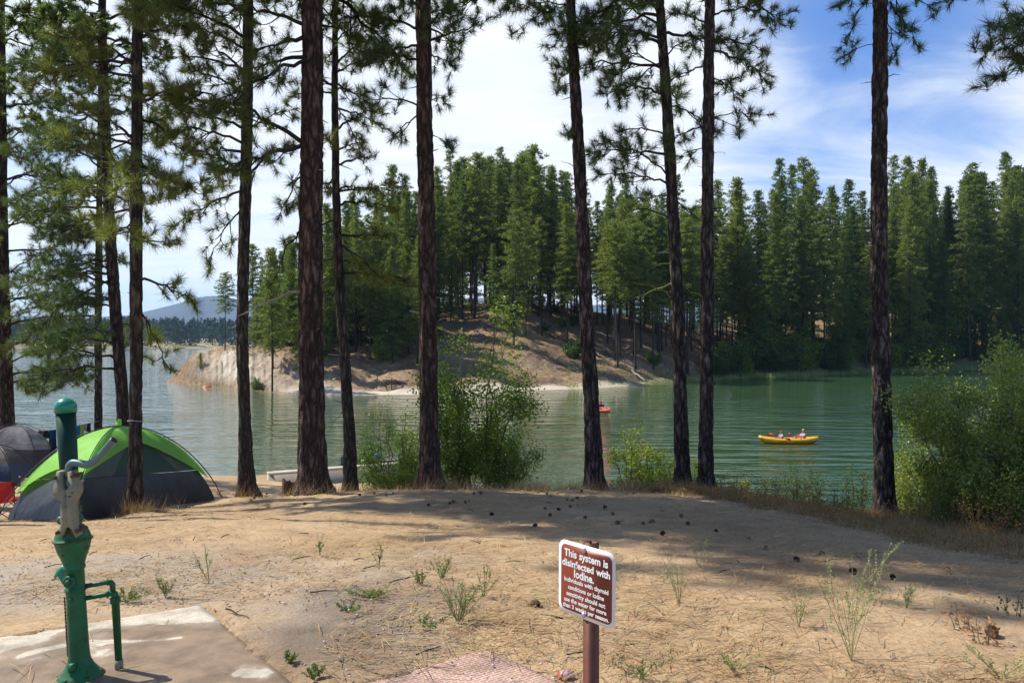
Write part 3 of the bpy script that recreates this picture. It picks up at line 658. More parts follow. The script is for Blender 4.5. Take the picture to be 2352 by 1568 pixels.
# far wood
def farwood():
    mb = MB(); tb = MB(); N = 3600
    x = R.uniform(-900, 900, N); y = 705 + R.uniform(0, 1, N)**1.3*330
    z = np.interp(y, [690, 705, 740, 800, 900, 1000, 1150], [-4.5, -3.2, 0, 2, 4, 6, 8]) - .5; h = R.uniform(15, 25, N)
    for i in range(N):
        k = 60; t = R.uniform(0.0, 1, k); r = h[i]*.17*(1-t)**.8*R.uniform(.3, 1.1, k)+.2; az = R.uniform(0, 2*PI, k)
        pos = np.stack([x[i]+r*np.cos(az), y[i]+12*math.sin(x[i]*.02)+8*math.sin(x[i]*.047+1)+r*np.sin(az), z[i]+t*h[i]], -1)
        mb_pos.append(pos)
    pos = np.concatenate(mb_pos); blades(mb, pos, R.normal(size=pos.shape)+np.array([0, 0, .9]), R.uniform(1.6, 3.8, len(pos)), 1.9)
    tag(mb.build('far_wood', M['farwood']), 'far off dark conifer wood along the opposite shore of the lake', 'woods', kind='stuff')
mb_pos = []
farwood()
# ------------------------------------------------------------------ near pines
def trunk_mesh(pts, rad, n=40, step=.05, amp=.02, seed=0):
    pts = np.asarray(pts, float); rad = np.asarray(rad, float)
    o = np.argsort(pts[:, 2]); pts = pts[o]; rad = rad[o]
    z0, z1 = pts[0, 2], pts[-1, 2]; zs = np.concatenate([np.arange(z0-.35, min(z1, 9.5), step), np.linspace(min(z1, 9.5), z1, 24) if z1 > 9.5 else []])
    # smooth path through control points
    m = _cr(zs, pts[:, 2], np.c_[pts[:, 0], pts[:, 1], rad])
    cx, cy, r = m[:, 0], m[:, 1], np.maximum(m[:, 2], .01)
    th = np.arange(n)*2*PI/n
    V = np.zeros((len(zs), n, 3)); 
    for i, z in enumerate(zs):
        a = amp*min(1, r[i]/.12); fl = math.exp(-max(0, z-z0)/.15)*.8 + math.exp(-max(0, z-z0)/.7)*.12
        for j in range(n):
            c, s_ = math.cos(th[j]), math.sin(th[j])
            p = Vector((c*r[i]*9+seed, s_*r[i]*9, z*2.4))
            d = mn.voronoi(p + mn.noise_vector(p*.9)*.5)[0]; crack = min(1, (d[1]-d[0])*3.2)
            q = .8*a*(crack-.7) + a*.6*mn.noise(Vector((c*3+seed, s_*3, z*.8)))
            rr = .9*r[i]*(1+fl*(.6+.5*mn.noise(Vector((c*1.6, s_*1.6, seed))))) + q
            V[i, j] = (cx[i]+c*rr, cy[i]+s_*rr, z)
    mb = MB(); k = len(zs); i = np.arange(k-1)[:, None]*n; j = np.arange(n)[None]; j2 = (j+1) % n
    mb.add(V.reshape(-1, 3), Q=np.stack([i+j, i+j2, i+n+j2, i+n+j], -1).reshape(-1, 4))
    return mb, (zs, cx, cy, r)

def tufts(mb, pos, dirs, n=64, L=.215, W=.009):
    pos = np.asarray(pos); dirs = unit(np.asarray(dirs))
    k = len(pos); t = R.uniform(-.11, .04, (k, n, 1)); P0 = pos[:, None] + dirs[:, None]*t
    sp = R.normal(size=(k, n, 3)); D = unit(sp)*.95 + dirs[:, None]*(.55+R.uniform(0, .8, (k, n, 1))) + np.array([0, 0, -.08])
    size = R.uniform(.75, 1.2, (k, 1))*np.ones((1, n))
    Wv = np.where(np.repeat(pos[:, 2], n) > 9.0, W*3.2, W)
    blades(mb, P0.reshape(-1, 3), D.reshape(-1, 3), (L*size*R.uniform(.75, 1.1, (k, n))).ravel(), Wv[:, None].ravel())

def limb(wb, T, a, e, r0=.035, sag=.12, up=.15, dens=1.0, spread=.34, bare=.22, droop=.15, flat=.6):
    """one main limb from a to e with side twigs; tuft positions are appended to T"""
    a = np.asarray(a, float); e = np.asarray(e, float); L = np.linalg.norm(e-a)
    n = 12; t = np.linspace(0, 1, n)[:, None]
    c = (a+e)/2 + np.array([0, 0, up*L]); pts = (1-t)**2*a + 2*t*(1-t)*c + t*t*e
    pts[1:-1] += R.normal(size=(n-2, 3))*.018*L*np.array([1, 1, .8])
    wb.tube(pts, np.linspace(r0, .006, n), 6, cap=False)
    D = unit(np.gradient(pts, axis=0)); side = unit(np.cross(D[n//2], np.array([0, 0, 1.0])))
    nsub = max(3, int(L*6.4*dens)); T.append((pts[-1], D[-1]+np.array([0, 0, .3])))
    for k in range(nsub):
        q = bare + (1-bare)*(k+R.uniform())/nsub; p = np.array([np.interp(q, t[:, 0], pts[:, i]) for i in range(3)]); d = D[min(n-1, int(q*n))]
        sgn = 1 if k % 2 else -1
        dd = unit(d*R.uniform(.5, 1.1) + side*sgn*R.uniform(.3, 1.1)*flat*1.5 + np.array([0, 0, R.uniform(-.55, .45)-droop]))
        l = spread*L*R.uniform(.45, 1.1)*(1.15-.6*q); l = min(max(l, .18), 1.25)
        m = 6; tt = np.linspace(0, 1, m)[:, None]; bend = np.array([0, 0, -.18*l]) + R.normal(size=3)*.06*l
        sp = p + dd*l*tt + bend*np.sin(tt*PI*.75) + np.array([0, 0, .2*l])*tt**3
        wb.tube(sp, np.linspace(max(.012, r0*.35), .004, m), 4, cap=False)
        sd = unit(sp[-1]-sp[-2]+np.array([0, 0, .12])); T.append((sp[-1], sd))
        nt_ = int(l/.17)
        for j in range(nt_):
            qq = .35+.6*(j+R.uniform())/max(1, nt_); pp = np.array([np.interp(qq, tt[:, 0], sp[:, i]) for i in range(3)])
            td = unit(dd*.6 + R.normal(size=3)*.6+np.array([0, 0, .15])); ll = R.uniform(.1, .28)
            wb.tube([pp, pp+td*ll*.5+np.array([0, 0, -.02]), pp+td*ll], [.005, .004, .003], 3, cap=False); T.append((pp+td*ll, td))

def pine(name, label, base, w0, path, limbs=[], auto=[], bark='bark_red', top=21, nm='needle', depthpath=None, n=40, amp=.02, stubs=[], tn=60, group=None, seed=0):
    """base: (px, Y); path: [(px, py, width px)] up the trunk in the photo; limbs: (py0, px1, py1, dY, dens, r)"""
    Y = base[1]; b = gnd(base[0], Y); root = thing(name, label, 'tree', b, group)
    pts = [b]; rad = [w0/2/K*Y]
    for px, py, w in path:
        p = P(px, py, Y); pts.append(p); rad.append(w/2/K*Y)
    d = (pts[-1]-pts[-2])/(pts[-1][2]-pts[-2][2]); h = top-pts[-1][2]
    for f in (.35, .7, 1.0): pts.append(pts[-1] + d*h*(.35 if f < 1 else .3)*.7 + np.array([0, 0, 0.0]) if False else np.array([pts[len(path)][0]+d[0]*h*f*.6, Y, pts[len(path)][2]+h*f])); rad.append(rad[len(path)]*(1-f*.9))
    tb, (zs, cx, cy, r) = trunk_mesh(pts, rad, n, .06, amp, seed)
    tb.build('trunk', M[bark], root, smooth=True)
    def at(z): return np.array([np.interp(z, zs, cx), np.interp(z, zs, cy), z])
    T = []
    for lb in limbs:
        py0, px1, py1, dY = lb[:4]; dens = lb[4] if len(lb) > 4 else 1; r0 = lb[5] if len(lb) > 5 else .03; kw = lb[6] if len(lb) > 6 else {}
        a = at(EYE-(py0-CY)/K*Y); e = P(px1, py1, Y+dY); wb = MB(); limb(wb, T, a, e, r0=r0, dens=dens, **kw)
        wb.build('branch', M['limb'], root)
    for (z0, z1, nb, Lm, kw) in auto:      # random whorls
        wb = MB(); az0 = R.uniform(0, 6.28)
        for i in range(nb):
            z = z0+(z1-z0)*(i+R.uniform(0, 1))/nb; az = kw.get('az', lambda i: az0+i*2.4+R.uniform(-.4, .4))(i)
            L = Lm*R.uniform(.7, 1.15); 
            if z > 8: L *= max(.3, 1-(z-8)/(top-7)*.7)
            a = at(z); e = a+np.array([math.cos(az)*L, math.sin(az)*L, L*(kw.get('rise', 0)+R.uniform(-.22, .15))])
            if z <= 8 or not kw.get('merge'): wb = MB()
            limb(wb, T, a, e, r0=.014+.012*L, dens=kw.get('dens', 1)*(.75 if z > 9 else 1))
            if z <= 8: wb.build('branch', M['limb'], root)
            else: hi.append(wb)
    if hi:
        H = MB()
        for q in hi:
            for v in q.v: pass
            H.add(q.verts(), T=np.concatenate(q.t) if q.t else None, Q=np.concatenate(q.q))
        H.build('upper_branches', M['limb'], root); hi.clear()
    for st in stubs:                       # dead stubs: (py, dx px, dy px, dY, r, mat)
        py, dx, dy, dY, r0, mt = st; z = EYE-(py-CY)/K*Y; a = at(z); rr = np.interp(z, zs, r)
        e = a+np.array([dx/K*Y, dY, -dy/K*Y]); L = np.linalg.norm(e-a); t = np.linspace(0, 1, 8)[:, None]
        c = (a+e)/2+np.array([0, 0, .12*L]); pp = (1-t)**2*a+2*t*(1-t)*c+t*t*e; pp[1:] += R.normal(size=(7, 3))*.02*L
        wb = MB(); wb.tube(pp, np.linspace(r0, r0*.25, 8), 5)
        for k in range(int(L*4)):
            q = R.uniform(.35, .95); s0 = pp[int(q*7)]; d = unit(R.normal(size=3)+unit(e-a)); wb.tube([s0, s0+d*R.uniform(.08, .3)*min(1, L)], [r0*.35, .002], 3)
        wb.build('dead_branch', M[mt], root)
    for q in range(7 if base[0] > -50 else 0):
        z = R.uniform(1.2, 8.5) if top > 12 else 2; a = at(z); rr = np.interp(z, zs, r); az = R.uniform(0, 2*PI); ln = rr+R.uniform(.06, .35); e = a+np.array([math.cos(az)*ln, math.sin(az)*ln, R.uniform(-.12, .06)]); wb = MB(); wb.tube([a, a*.4+e*.6, e], [.014, .011, .005], 5); wb.build('dead_branch', M['limb' if q % 2 else 'dead'], root)
    if T:
        nb_ = MB(); tufts(nb_, [x[0] for x in T], [x[1] for x in T], n=tn); nb_.build('crown', M[nm], root)
    return root
hi = []
HI = dict(merge=True)
A = lambda c, s=1.0: (lambda i: c + R.uniform(-s, s))
# big red trunk in the middle left
pine('ponderosa_pine', 'thickest pine of all, its red brown furrowed trunk sunlit along the left edge', (720, 14.4), 74, [(716, 1000, 66), (714, 800, 61), (714, 500, 58), (717, 250, 54), (718, 0, 50)],
     limbs=[(90, 585, 118, -.5, .8, .05, dict(up=.1)), (135, 560, 170, .4, .7, .045, dict(up=.12)), (65, 480, 10, -1, .8, .04), (330, 500, 385, -.8, 1.0, .05, dict(up=.0)), (360, 640, 500, .3, .6, .03), (345, 395, 200, -1.0, 1.0, .045),
            (505, 630, 640, .5, .6, .025, dict(up=.25, droop=.5)), (60, 820, 90, 1, .8, .03), (180, 850, 240, .5, .9, .03), (140, 480, 260, -1.4, 1.0, .04), (20, 610, -60, .5, .9, .03)],
     auto=[(8.0, 20, 62, 2.9, HI)], bark='bark_red', top=22, amp=.035, n=64, tn=64, seed=3,
     stubs=[(662, -160, 72, -.3, .028, 'dead'), (770, 25, -15, -.2, .015, 'dead'), (440, 30, 14, -.1, .012, 'dead'), (905, -18, 8, -.1, .01, 'dead')])
pine('ponderosa_pine', 'straight dark pine between the green tent and the thickest trunk', (567, 15.6), 42, [(563, 1000, 33), (557, 750, 29), (562, 500, 29), (568, 250, 27), (570, 0, 25)],
     limbs=[(400, 440, 345, -.6, 1.1, .03), (440, 400, 520, -.8, 1.1, .03), (330, 360, 300, -.9, 1.1, .03), (300, 680, 250, .4, .9, .02), (470, 480, 600, .4, .7, .02), (220, 430, 160, -.5, 1.1, .03), (120, 430, 60, -.5, 1.0, .03), (410, 660, 330, -.4, 1, .02)],
     auto=[(4.6, 9, 10, 1.9, dict(az=A(3.3, 1.5))), (9, 18, 20, 2.0, HI)], bark='bark_grey', top=19, seed=9, tn=60,
     stubs=[(655, -16, -6, 0, .01, 'limb'), (840, 16, -5, 0, .008, 'dead'), (740, -12, 5, 0, .008, 'dead')])
pine('ponderosa_pine', 'slim pine standing right in front of the green tent', (311, 13.2), 38, [(311, 1000, 31), (313, 800, 30), (312, 600, 30), (314, 300, 27), (316, 0, 24)],
     limbs=[(640, 440, 690, .3, 1.1, .03), (560, 385, 560, .5, .8, .025), (700, 380, 840, .8, .8, .02), (410, 440, 430, -.8, 1.2, .03), (330, 210, 250, -.6, 1.2, .03), (250, 420, 200, -.4, 1.1, .03), (160, 200, 80, -.3, 1.2, .03),
            (90, 430, 60, .4, 1.1, .03), (470, 180, 440, .4, 1.2, .03), (60, 330, 20, -1.5, 1.1, .03), (380, 340, 420, -1.6, 1.2, .03)],
     auto=[(3.2, 8, 12, 1.4, dict(az=A(3.1, 1.9))), (8, 18, 62, 2.7, HI)], bark='bark_dark', top=19, seed=14, tn=64)
pine('ponderosa_pine', 'leaning slender pine rising behind the peak of the green tent', (287, 20.5), 32, [(283, 950, 30), (268, 750, 28), (257, 600, 27), (246, 400, 25), (237, 140, 22), (234, 0, 18)],
     limbs=[(620, 100, 600, -.5, 1.2, .03), (560, 60, 470, .5, 1.2, .03), (690, 130, 700, .3, 1.1, .03), (740, 355, 770, .5, .8, .02), (480, 110, 390, -1, 1.2, .03), (400, 80, 300, -.6, 1.2, .03), (300, 60, 180, -.5, 1.2, .03), (200, 90, 90, -.5, 1.2, .03),
            (350, 400, 300, .8, 1.1, .03), (150, 380, 110, .5, 1.1, .03), (60, 100, 20, 0, 1.2, .03), (640, 60, 780, -1, 1.2, .03)],
     auto=[(.6, 6.5, 19, 2.1, dict(az=A(3.14, 1.5))), (6.5, 9.5, 9, 2.0, {}), (9.5, 19, 34, 2.6, HI)], bark='bark_dark', top=20, seed=21, tn=52, nm='needle_d')
pine('ponderosa_pine', 'thin straight pine on the beach seen left of the leaning one', (226, 25.5), 20, [(226, 950, 18), (226, 700, 17), (228, 500, 15), (230, 250, 12)],
     limbs=[(700, 130, 640, 0, 1.1, .02), (560, 130, 500, -.4, 1.1, .02), (500, 320, 440, .5, 1.1, .02), (780, 120, 850, -.8, 1.0, .02)],
     auto=[(.6, 8, 16, 1.9, dict(az=A(3.14, 1.6))), (8, 12.5, 12, 2.0, HI)], bark='bark_dark', top=14, seed=25, tn=46, nm='needle_d')
pine('ponderosa_pine', 'dark pine at the left edge of the view behind the grey tent', (20, 27), 38, [(16, 950, 34), (8, 700, 30), (4, 450, 26), (2, 200, 24), (0, 0, 20)],
     limbs=[(860, 180, 860, -1, 1.2, .03), (800, 150, 780, .5, 1.2, .03), (700, 160, 690, -.4, 1.2, .03), (640, 140, 560, .5, 1.2, .03), (530, 150, 470, -.6, 1.2, .03), (430, 150, 370, .5, 1.2, .03), (330, 150, 280, 0, 1.2, .03), (200, 120, 140, .5, 1.2, .03), (840, 200, 770, .6, 1.2, .03), (90, 80, 60, 0, 1.2, .03),
            (880, 100, 900, -.6, 1.1, .02)],
     auto=[(-.2, 12, 40, 2.6, {}), (12, 20, 24, 2.5, HI)], bark='bark_dark', top=22, seed=31, tn=44, nm='needle')
pine('ponderosa_pine', 'slender curved pine with dense drooping limbs, just right of the thickest trunk', (805, 17.6), 38, [(803, 1000, 30), (793, 850, 28), (780, 650, 25), (771, 400, 19), (769, 200, 17), (770, 0, 14)],
     limbs=[(350, 830, 330, .6, 1.1, .03), (385, 850, 360, -.4, 1.0, .03), (440, 820, 430, .8, 1.1, .03), (540, 890, 540, .5, 1.3, .035, dict(up=.0)), (555, 880, 640, -.3, 1.2, .035, dict(up=.05)), (600, 850, 620, .8, 1.2, .03), (630, 930, 640, .5, 1.3, .03, dict(up=.1)),
            (500, 690, 560, .3, 1, .02), (420, 660, 470, .5, 1, .02), (300, 870, 250, .3, 1.0, .03), (200, 700, 190, .4, .9, .02), (150, 850, 90, .2, 1.1, .03), (660, 700, 760, .4, .8, .02), (60, 700, 30, .2, 1, .02), (100, 880, 30, 0, 1.1, .02), (470, 900, 480, .9, 1.2, .03), (590, 690, 640, .6, 1, .02), (240, 820, 330, .5, 1.1, .02)],
     auto=[(4.5, 9, 8, 1.2, {}), (9, 15, 14, 1.6, HI)], bark='bark_grey', top=16, seed=37, tn=56, nm='needle',
     stubs=[(930, -40, -10, 0, .01, 'limb'), (930, -52, 70, .1, .008, 'limb'), (870, -45, 10, 0, .01, 'limb'), (770, 25, 20, 0, .01, 'limb')])
pine('ponderosa_pine', 'second thickest pine, a straight dark brown trunk left of the leafy young tree', (988, 15.8), 54, [(986, 1000, 48), (983, 750, 45), (980, 500, 43), (975, 250, 40), (972, 0, 37)],
     limbs=[(95, 1095, 55, -.2, 1.3, .03, dict(up=-.05, spread=.3)), (125, 1040, 150, .3, 1.1, .022), (40, 1045, 20, .5, 1.2, .02), (150, 850, 120, .3, 1.3, .03), (105, 830, 150, -.5, 1.3, .03), (70, 800, 40, .3, 1.2, .03), (245, 830, 235, .3, .8, .022), (260, 900, 320, .2, .7, .02),
            (240, 1020, 225, .3, .9, .012, dict(bare=.6)), (310, 1030, 330, -.2, .7, .012, dict(bare=.6)), (20, 880, -20, -.5, 1.2, .03)],
     auto=[(7.6, 10, 10, 1.5, {}), (10, 19, 50, 2.9, HI)], bark='bark_red', top=22, amp=.03, n=52, seed=43, tn=70, nm='needle_d',
     stubs=[(440, 28, -14, 0, .02, 'limb'), (360, 30, -18, 0, .022, 'limb'), (366, -24, -10, 0, .015, 'limb'), (545, 34, -22, -.1, .022, 'lichen'), (622, 32, 6, 0, .012, 'limb'), (578, 40, -2, .1, .02, 'limb'), (318, 22, -8, 0, .012, 'limb'), (540, -28, -14, 0, .01, 'lichen'), (640, 20, 2, 0, .012, 'lichen')])
pine('ponderosa_pine', 'slightly curved pine with dry grass at its foot, right of the leafy young tree', (1366, 16.6), 48, [(1362, 1000, 42), (1354, 850, 38), (1345, 700, 35), (1337, 500, 32), (1324, 250, 29), (1311, 0, 24)],
     limbs=[(15, 1160, 20, -.2, .8, .016, dict(spread=.25)), (10, 1180, 75, .3, .7, .014, dict(droop=.5, spread=.25)), (170, 1278, 150, 0, 1.0, .012), (190, 1285, 205, .3, 1.0, .012), (40, 1230, 30, 0, 1.0, .014), (330, 1310, 310, 0, .7, .008), (110, 1420, 120, .3, 1.1, .02), (60, 1400, 40, .2, 1.1, .02)],
     auto=[(8.9, 19, 38, 2.6, HI)], bark='bark_pink', top=21, seed=49, tn=60, nm='needle_d', amp=.026,
     stubs=[(118, -45, -50, 0, .01, 'dead'), (245, -18, 2, 0, .01, 'limb'), (392, -42, -22, 0, .012, 'lichen'), (475, -60, -20, 0, .018, 'limb'), (500, -48, -14, .1, .016, 'lichen'), (295, -20, 0, 0, .01, 'limb'), (640, -35, -4, 0, .014, 'lichen'), (640, 20, 14, 0, .014, 'lichen'), (760, 16, 4, 0, .014, 'limb'), (430, -30, 12, 0, .01, 'lichen')])
pine('ponderosa_pine', 'pine with long left reaching limbs, left one of the close pair right of centre', (1570, 16.2), 40, [(1565, 1000, 36), (1560, 800, 32), (1552, 600, 30), (1541, 400, 28), (1528, 180, 26), (1515, 0, 23)],
     limbs=[(360, 1370, 350, -.4, 1.1, .03, dict(up=.12)), (310, 1420, 300, .3, 1.0, .022), (160, 1300, 160, .4, 1.1, .034, dict(up=.15)), (220, 1390, 200, -.6, 1.2, .03), (90, 1290, 60, -.3, 1.2, .03), (60, 1400, 20, .5, 1.2, .03), (140, 1420, 230, -.3, 1.1, .02), (240, 1640, 300, .4, 1.0, .02), (130, 1600, 90, .4, 1, .02),
            (430, 1380, 400, .2, 1.1, .026), (410, 1390, 320, -.6, 1.0, .02), (450, 1450, 470, .5, 1, .018), (30, 1450, -30, -.2, 1.1, .03), (170, 1360, 90, .6, 1.2, .02), (460, 1600, 500, .2, .9, .015)],
     auto=[(6.8, 9, 5, 1.7, {}), (9, 19, 36, 2.6, HI)], bark='bark_pink', top=20, seed=53, tn=60, nm='needle_d', amp=.026,
     stubs=[(690, -105, -38, -.3, .018, 'lichen'), (655, -100, 30, .3, .02, 'lichen'), (500, -95, -25, .3, .02, 'limb'), (600, -70, 22, 0, .012, 'lichen'), (575, -40, 6, 0, .01, 'lichen'), (780, -30, -10, 0, .012, 'lichen'), (620, 60, 20, .2, .014, 'limb')])
pine('ponderosa_pine', 'pine with a straight reddish trunk, right one of the close pair right of centre', (1621, 15.4), 42, [(1622, 1000, 36), (1624, 800, 34), (1625, 600, 32), (1626, 400, 30), (1628, 200, 28), (1630, 0, 25)],
     limbs=[(95, 1755, 115, .2, 1.0, .024, dict(up=.15)), (120, 1768, 190, -.3, 1.0, .026, dict(up=.22, droop=.3)), (40, 1740, 25, .3, 1.1, .024), (275, 1735, 262, .1, .8, .014, dict(bare=.5)), (270, 1700, 300, .2, .6, .01, dict(bare=.4)), (150, 1520, 200, .3, 1.1, .02), (60, 1540, 30, -.3, 1.1, .02),
            (200, 1690, 180, -.4, .9, .016), (290, 1530, 330, .4, .9, .018), (10, 1690, -60, .4, 1, .02), (340, 1560, 360, .3, .8, .012), (180, 1700, 220, .2, .9, .014)],
     auto=[(8.2, 19, 38, 2.6, HI)], bark='bark_pink', top=20.5, seed=59, tn=64, nm='needle_d', amp=.028,
     stubs=[(675, 40, -2, 0, .02, 'lichen'), (640, -40, -12, -.1, .016, 'lichen'), (352, 40, 0, 0, .008, 'limb'), (632, 30, 12, 0, .012, 'lichen'), (690, -50, -20, -.2, .018, 'lichen'), (390, -25, -8, 0, .01, 'limb'), (740, -30, 4, 0, .012, 'lichen'), (720, 26, -6, 0, .01, 'lichen'), (430, -22, -4, 0, .01, 'limb'), (400, 18, -4, 0, .008, 'limb')])
pine('ponderosa_pine', 'pine with a lone dark bare trunk standing beside the big leafy bush on the right', (2032, 15.2), 52, [(2029, 1050, 47), (2024, 850, 44), (2020, 600, 41), (2020, 300, 38), (2022, 0, 34)],
     limbs=[(-40, 1945, 85, -.2, .55, .02, dict(spread=.18, bare=.35, up=.15, droop=.35)), (-60, 2100, 95, .2, .7, .02, dict(spread=.22, bare=.3, up=.12, droop=.3)), (-20, 1930, 10, .2, 1.0, .018), (-10, 2080, 60, -.2, .9, .016), (100, 1955, 120, .2, .5, .008, dict(bare=.7, spread=.2)), (10, 2060, 140, .2, .8, .012, dict(up=.2)), (-30, 2140, 20, .1, .6, .014)],
     auto=[(8.9, 19, 24, 2.3, HI)], bark='bark_pink', top=21, seed=61, tn=64, nm='needle_d', amp=.032, n=48,
     stubs=[(190, -45, 2, 0, .012, 'limb'), (185, 45, -14, 0, .014, 'limb'), (240, -22, 18, 0, .01, 'limb'), (325, -22, -2, 0, .01, 'limb'), (350, 26, -2, 0, .012, 'limb'), (430, -24, -8, 0, .012, 'limb'), (690, -52, 10, -.1, .014, 'lichen'), (735, -42, 6, 0, .014, 'lichen'), (785, 8, 0, 0, .014, 'lichen'), (620, -30, 4, 0, .008, 'lichen'), (140, -8, -14, 0, .01, 'limb'), (255, 16, 0, 0, .008, 'limb')])
pine('ponderosa_pine', 'pine mostly beyond the right edge, only its needle covered branch tips hanging into view', (2500, 12.0), 50, [(2500, 900, 44), (2498, 500, 40), (2496, 0, 34)],
     limbs=[(60, 2262, 110, 0, 1.3, .03, dict(spread=.22, up=.1)), (100, 2290, 180, .3, 1.0, .02, dict(spread=.2)), (30, 2300, 60, -.3, 1.2, .025, dict(spread=.22)), (120, 2330, 130, .2, 1.2, .02), (-30, 2330, 60, .3, 1.2, .02)],
     auto=[(6.8, 16, 18, 2.0, HI)], bark='bark_dark', top=18, seed=67, tn=64, nm='needle_d')
pine('ponderosa_pine', 'taller pine left of the view whose top shades the lower right ground', (-330, 14.5), 50, [(-330, 600, 44), (-330, 0, 38)], auto=[(16.5, 25, 70, 3.9, HI)], bark='bark_dark', top=25, seed=73, tn=50)
pine('ponderosa_pine', 'tall pine just left of the view whose crown shades the bank', (-76, 15.9), 44, [(-76, 600, 38), (-78, 0, 32)], auto=[(12, 21.5, 70, 3.0, HI)], bark='bark_dark', top=22.5, seed=75, tn=50)
pine('ponderosa_pine', 'tall pine left of the view on the beach side', (-230, 17.0), 44, [(-230, 600, 38), (-232, 0, 32)], auto=[(14.5, 22, 44, 2.5, HI)], bark='bark_dark', top=23, seed=77, tn=50)
pine('ponderosa_pine', 'very tall pine well left of the view, shading the lower right corner', (-560, 12.7), 50, [(-560, 600, 44), (-560, 0, 38)], auto=[(18.5, 26, 70, 4.0, HI)], bark='bark_dark', top=27, seed=79, tn=50)
# pines standing left of and behind the camera's left side whose shade reaches the bank
# ------------------------------------------------------------------ paved pads
def slabmat(name, tint, wetc, tactile=False):
    m, nt, out = mat(name); v = coords(nt)
    n = noise_t(nt, v, 3, 5, .6); f = noise_t(nt, v, 70, 4, .7)
    base = ramp(nt, n.outputs[0], [(.3, [k*.85 for k in tint]), (.7, [min(1, k*1.1) for k in tint])])
    fr = ramp(nt, f.outputs[0], [(.3, (.82, .82, .82)), (.7, (1.12, 1.12, 1.12))]); c = mixc(nt, 1.0, base.outputs[0], fr.outputs[0], 'MULTIPLY')
    at = nt.nodes.new('ShaderNodeVertexColor'); at.layer_name = 'wet'; sp = nt.nodes.new('ShaderNodeSeparateColor'); lk(nt, at.outputs[0], sp.inputs[0])
    wn_ = nd(nt, 'ShaderNodeMath', operation='ADD'); lk(nt, sp.outputs[0], wn_.inputs[0]); wq = nt.nodes.new('ShaderNodeMapRange'); lk(nt, noise_t(nt, v, 14, 5, .7).outputs[0], wq.inputs[0]); wq.inputs[3].default_value = -.3; wq.inputs[4].default_value = .3; lk(nt, wq.outputs[0], wn_.inputs[1])
    w_ = ramp(nt, wn_.outputs[0], [(.34, 0), (.46, .75), (.85, 1)])
    blot = ramp(nt, noise_t(nt, v, 5, 6, .7).outputs[0], [(.35, (.62, .60, .58)), (.6, (1.12, 1.1, 1.08))])
    c = mixc(nt, w_.outputs[0], c, wetc); c = mixc(nt, 1.0, c, blot.outputs[0], 'MULTIPLY')
    b = nd(nt, 'ShaderNodeBsdfPrincipled', Roughness=.85); nn = bump(nt, f.outputs[0], .4, .003)
    if tactile:
        v2 = coords(nt, (1, 1, 1), rot=(0, 0, math.radians(-36))); br = nd(nt, 'ShaderNodeTexBrick', Scale=1.0); lk(nt, v2, br.inputs[0])
        br.inputs['Brick Width'].default_value = .052; br.inputs['Row Height'].default_value = .021; br.inputs['Mortar Size'].default_value = .0065; br.inputs['Mortar Smooth'].default_value = .6; br.offset = .5
        c = mixc(nt, br.outputs['Fac'], mixc(nt, 1.0, c, (.68, .58, .55), 'MULTIPLY'), c)
        nn = bump(nt, br.outputs['Fac'], .8, .004, nn); 
        dust = ramp(nt, noise_t(nt, v, 2.2, 4, .6).outputs[0], [(.48, 0), (.7, .6)]); c = mixc(nt, dust.outputs[0], c, (.46, .33, .23))
    else:
        mr = nt.nodes.new('ShaderNodeMapRange'); lk(nt, w_.outputs[0], mr.inputs[0]); mr.inputs[3].default_value = .85; mr.inputs[4].default_value = .5; lk(nt, mr.outputs[0], b.inputs['Roughness'])
    lk(nt, c, b.inputs['Base Color']); lk(nt, nn, b.inputs['Normal']); lk(nt, b.outputs[0], out.inputs[0]); return m
def slab(name, A_, Ld, Rd, l, r, z, th, m, wetf, n=150):
    A_ = np.array(A_); Ld = unit(np.array(Ld, float)); Rd = unit(np.array(Rd, float)); U, V_ = np.meshgrid(np.linspace(0, l, n), np.linspace(0, r, n))
    X = A_[0]+Ld[0]*U+Rd[0]*V_; Y = A_[1]+Ld[1]*U+Rd[1]*V_
    rag = np.array([mn.noise(Vector((x*4, y*4, 0))) for x, y in zip(X.ravel(), Y.ravel())]).reshape(X.shape)
    ed = np.minimum(U, V_); Z = z + 0*X + rag*.0015; Z = np.where(ed <= 0, z-th, Z)
    k = ed < .03; X = X + np.where(ed < .015, rag*.006, 0); o = grid_mesh(X, Y, Z, name, m, False)
    W = wetf(U, V_, X, Y); C = np.stack([W, W, W, 1+0*W], -1).reshape(-1, 4).astype(np.float32)
    ca = o.data.color_attributes.new('wet', 'FLOAT_COLOR', 'POINT'); ca.data.foreach_set('color', C.ravel()); tag(o, kind='structure'); return o
def nfld(X, Y, s, z): return np.array([mn.fractal(Vector((x*s, y*s, z)), 1, 2, 3) for x, y in zip(X.ravel(), Y.ravel())]).reshape(X.shape)
def wet1(U, V_, X, Y):
    n = nfld(X, Y, 2.4, 2); w = (V_-.30)*2.0 + n*.95 + .45 + .25*nfld(X, Y, 9, 8); dry = np.clip(1-np.hypot((U-.06)/.30, (V_-1.22)/.22)+.7*nfld(X, Y, 5, 3), 0, 1)*2.6
    s = np.clip(1-np.abs(V_-.42-.1*np.sin(U*6))/.05, 0, 1)*(U < 1.0)*(U > .25)*.8
    return np.clip(w - dry - s*.9, 0, 1)
slab('concrete_pad', (-1.844, 4.778), (-.885, -.53), (.871, -1.115), 4.5, 3.2, .03, .14, slabmat('pad_concrete', (.56, .50, .40), (.26, .185, .12)), wet1)
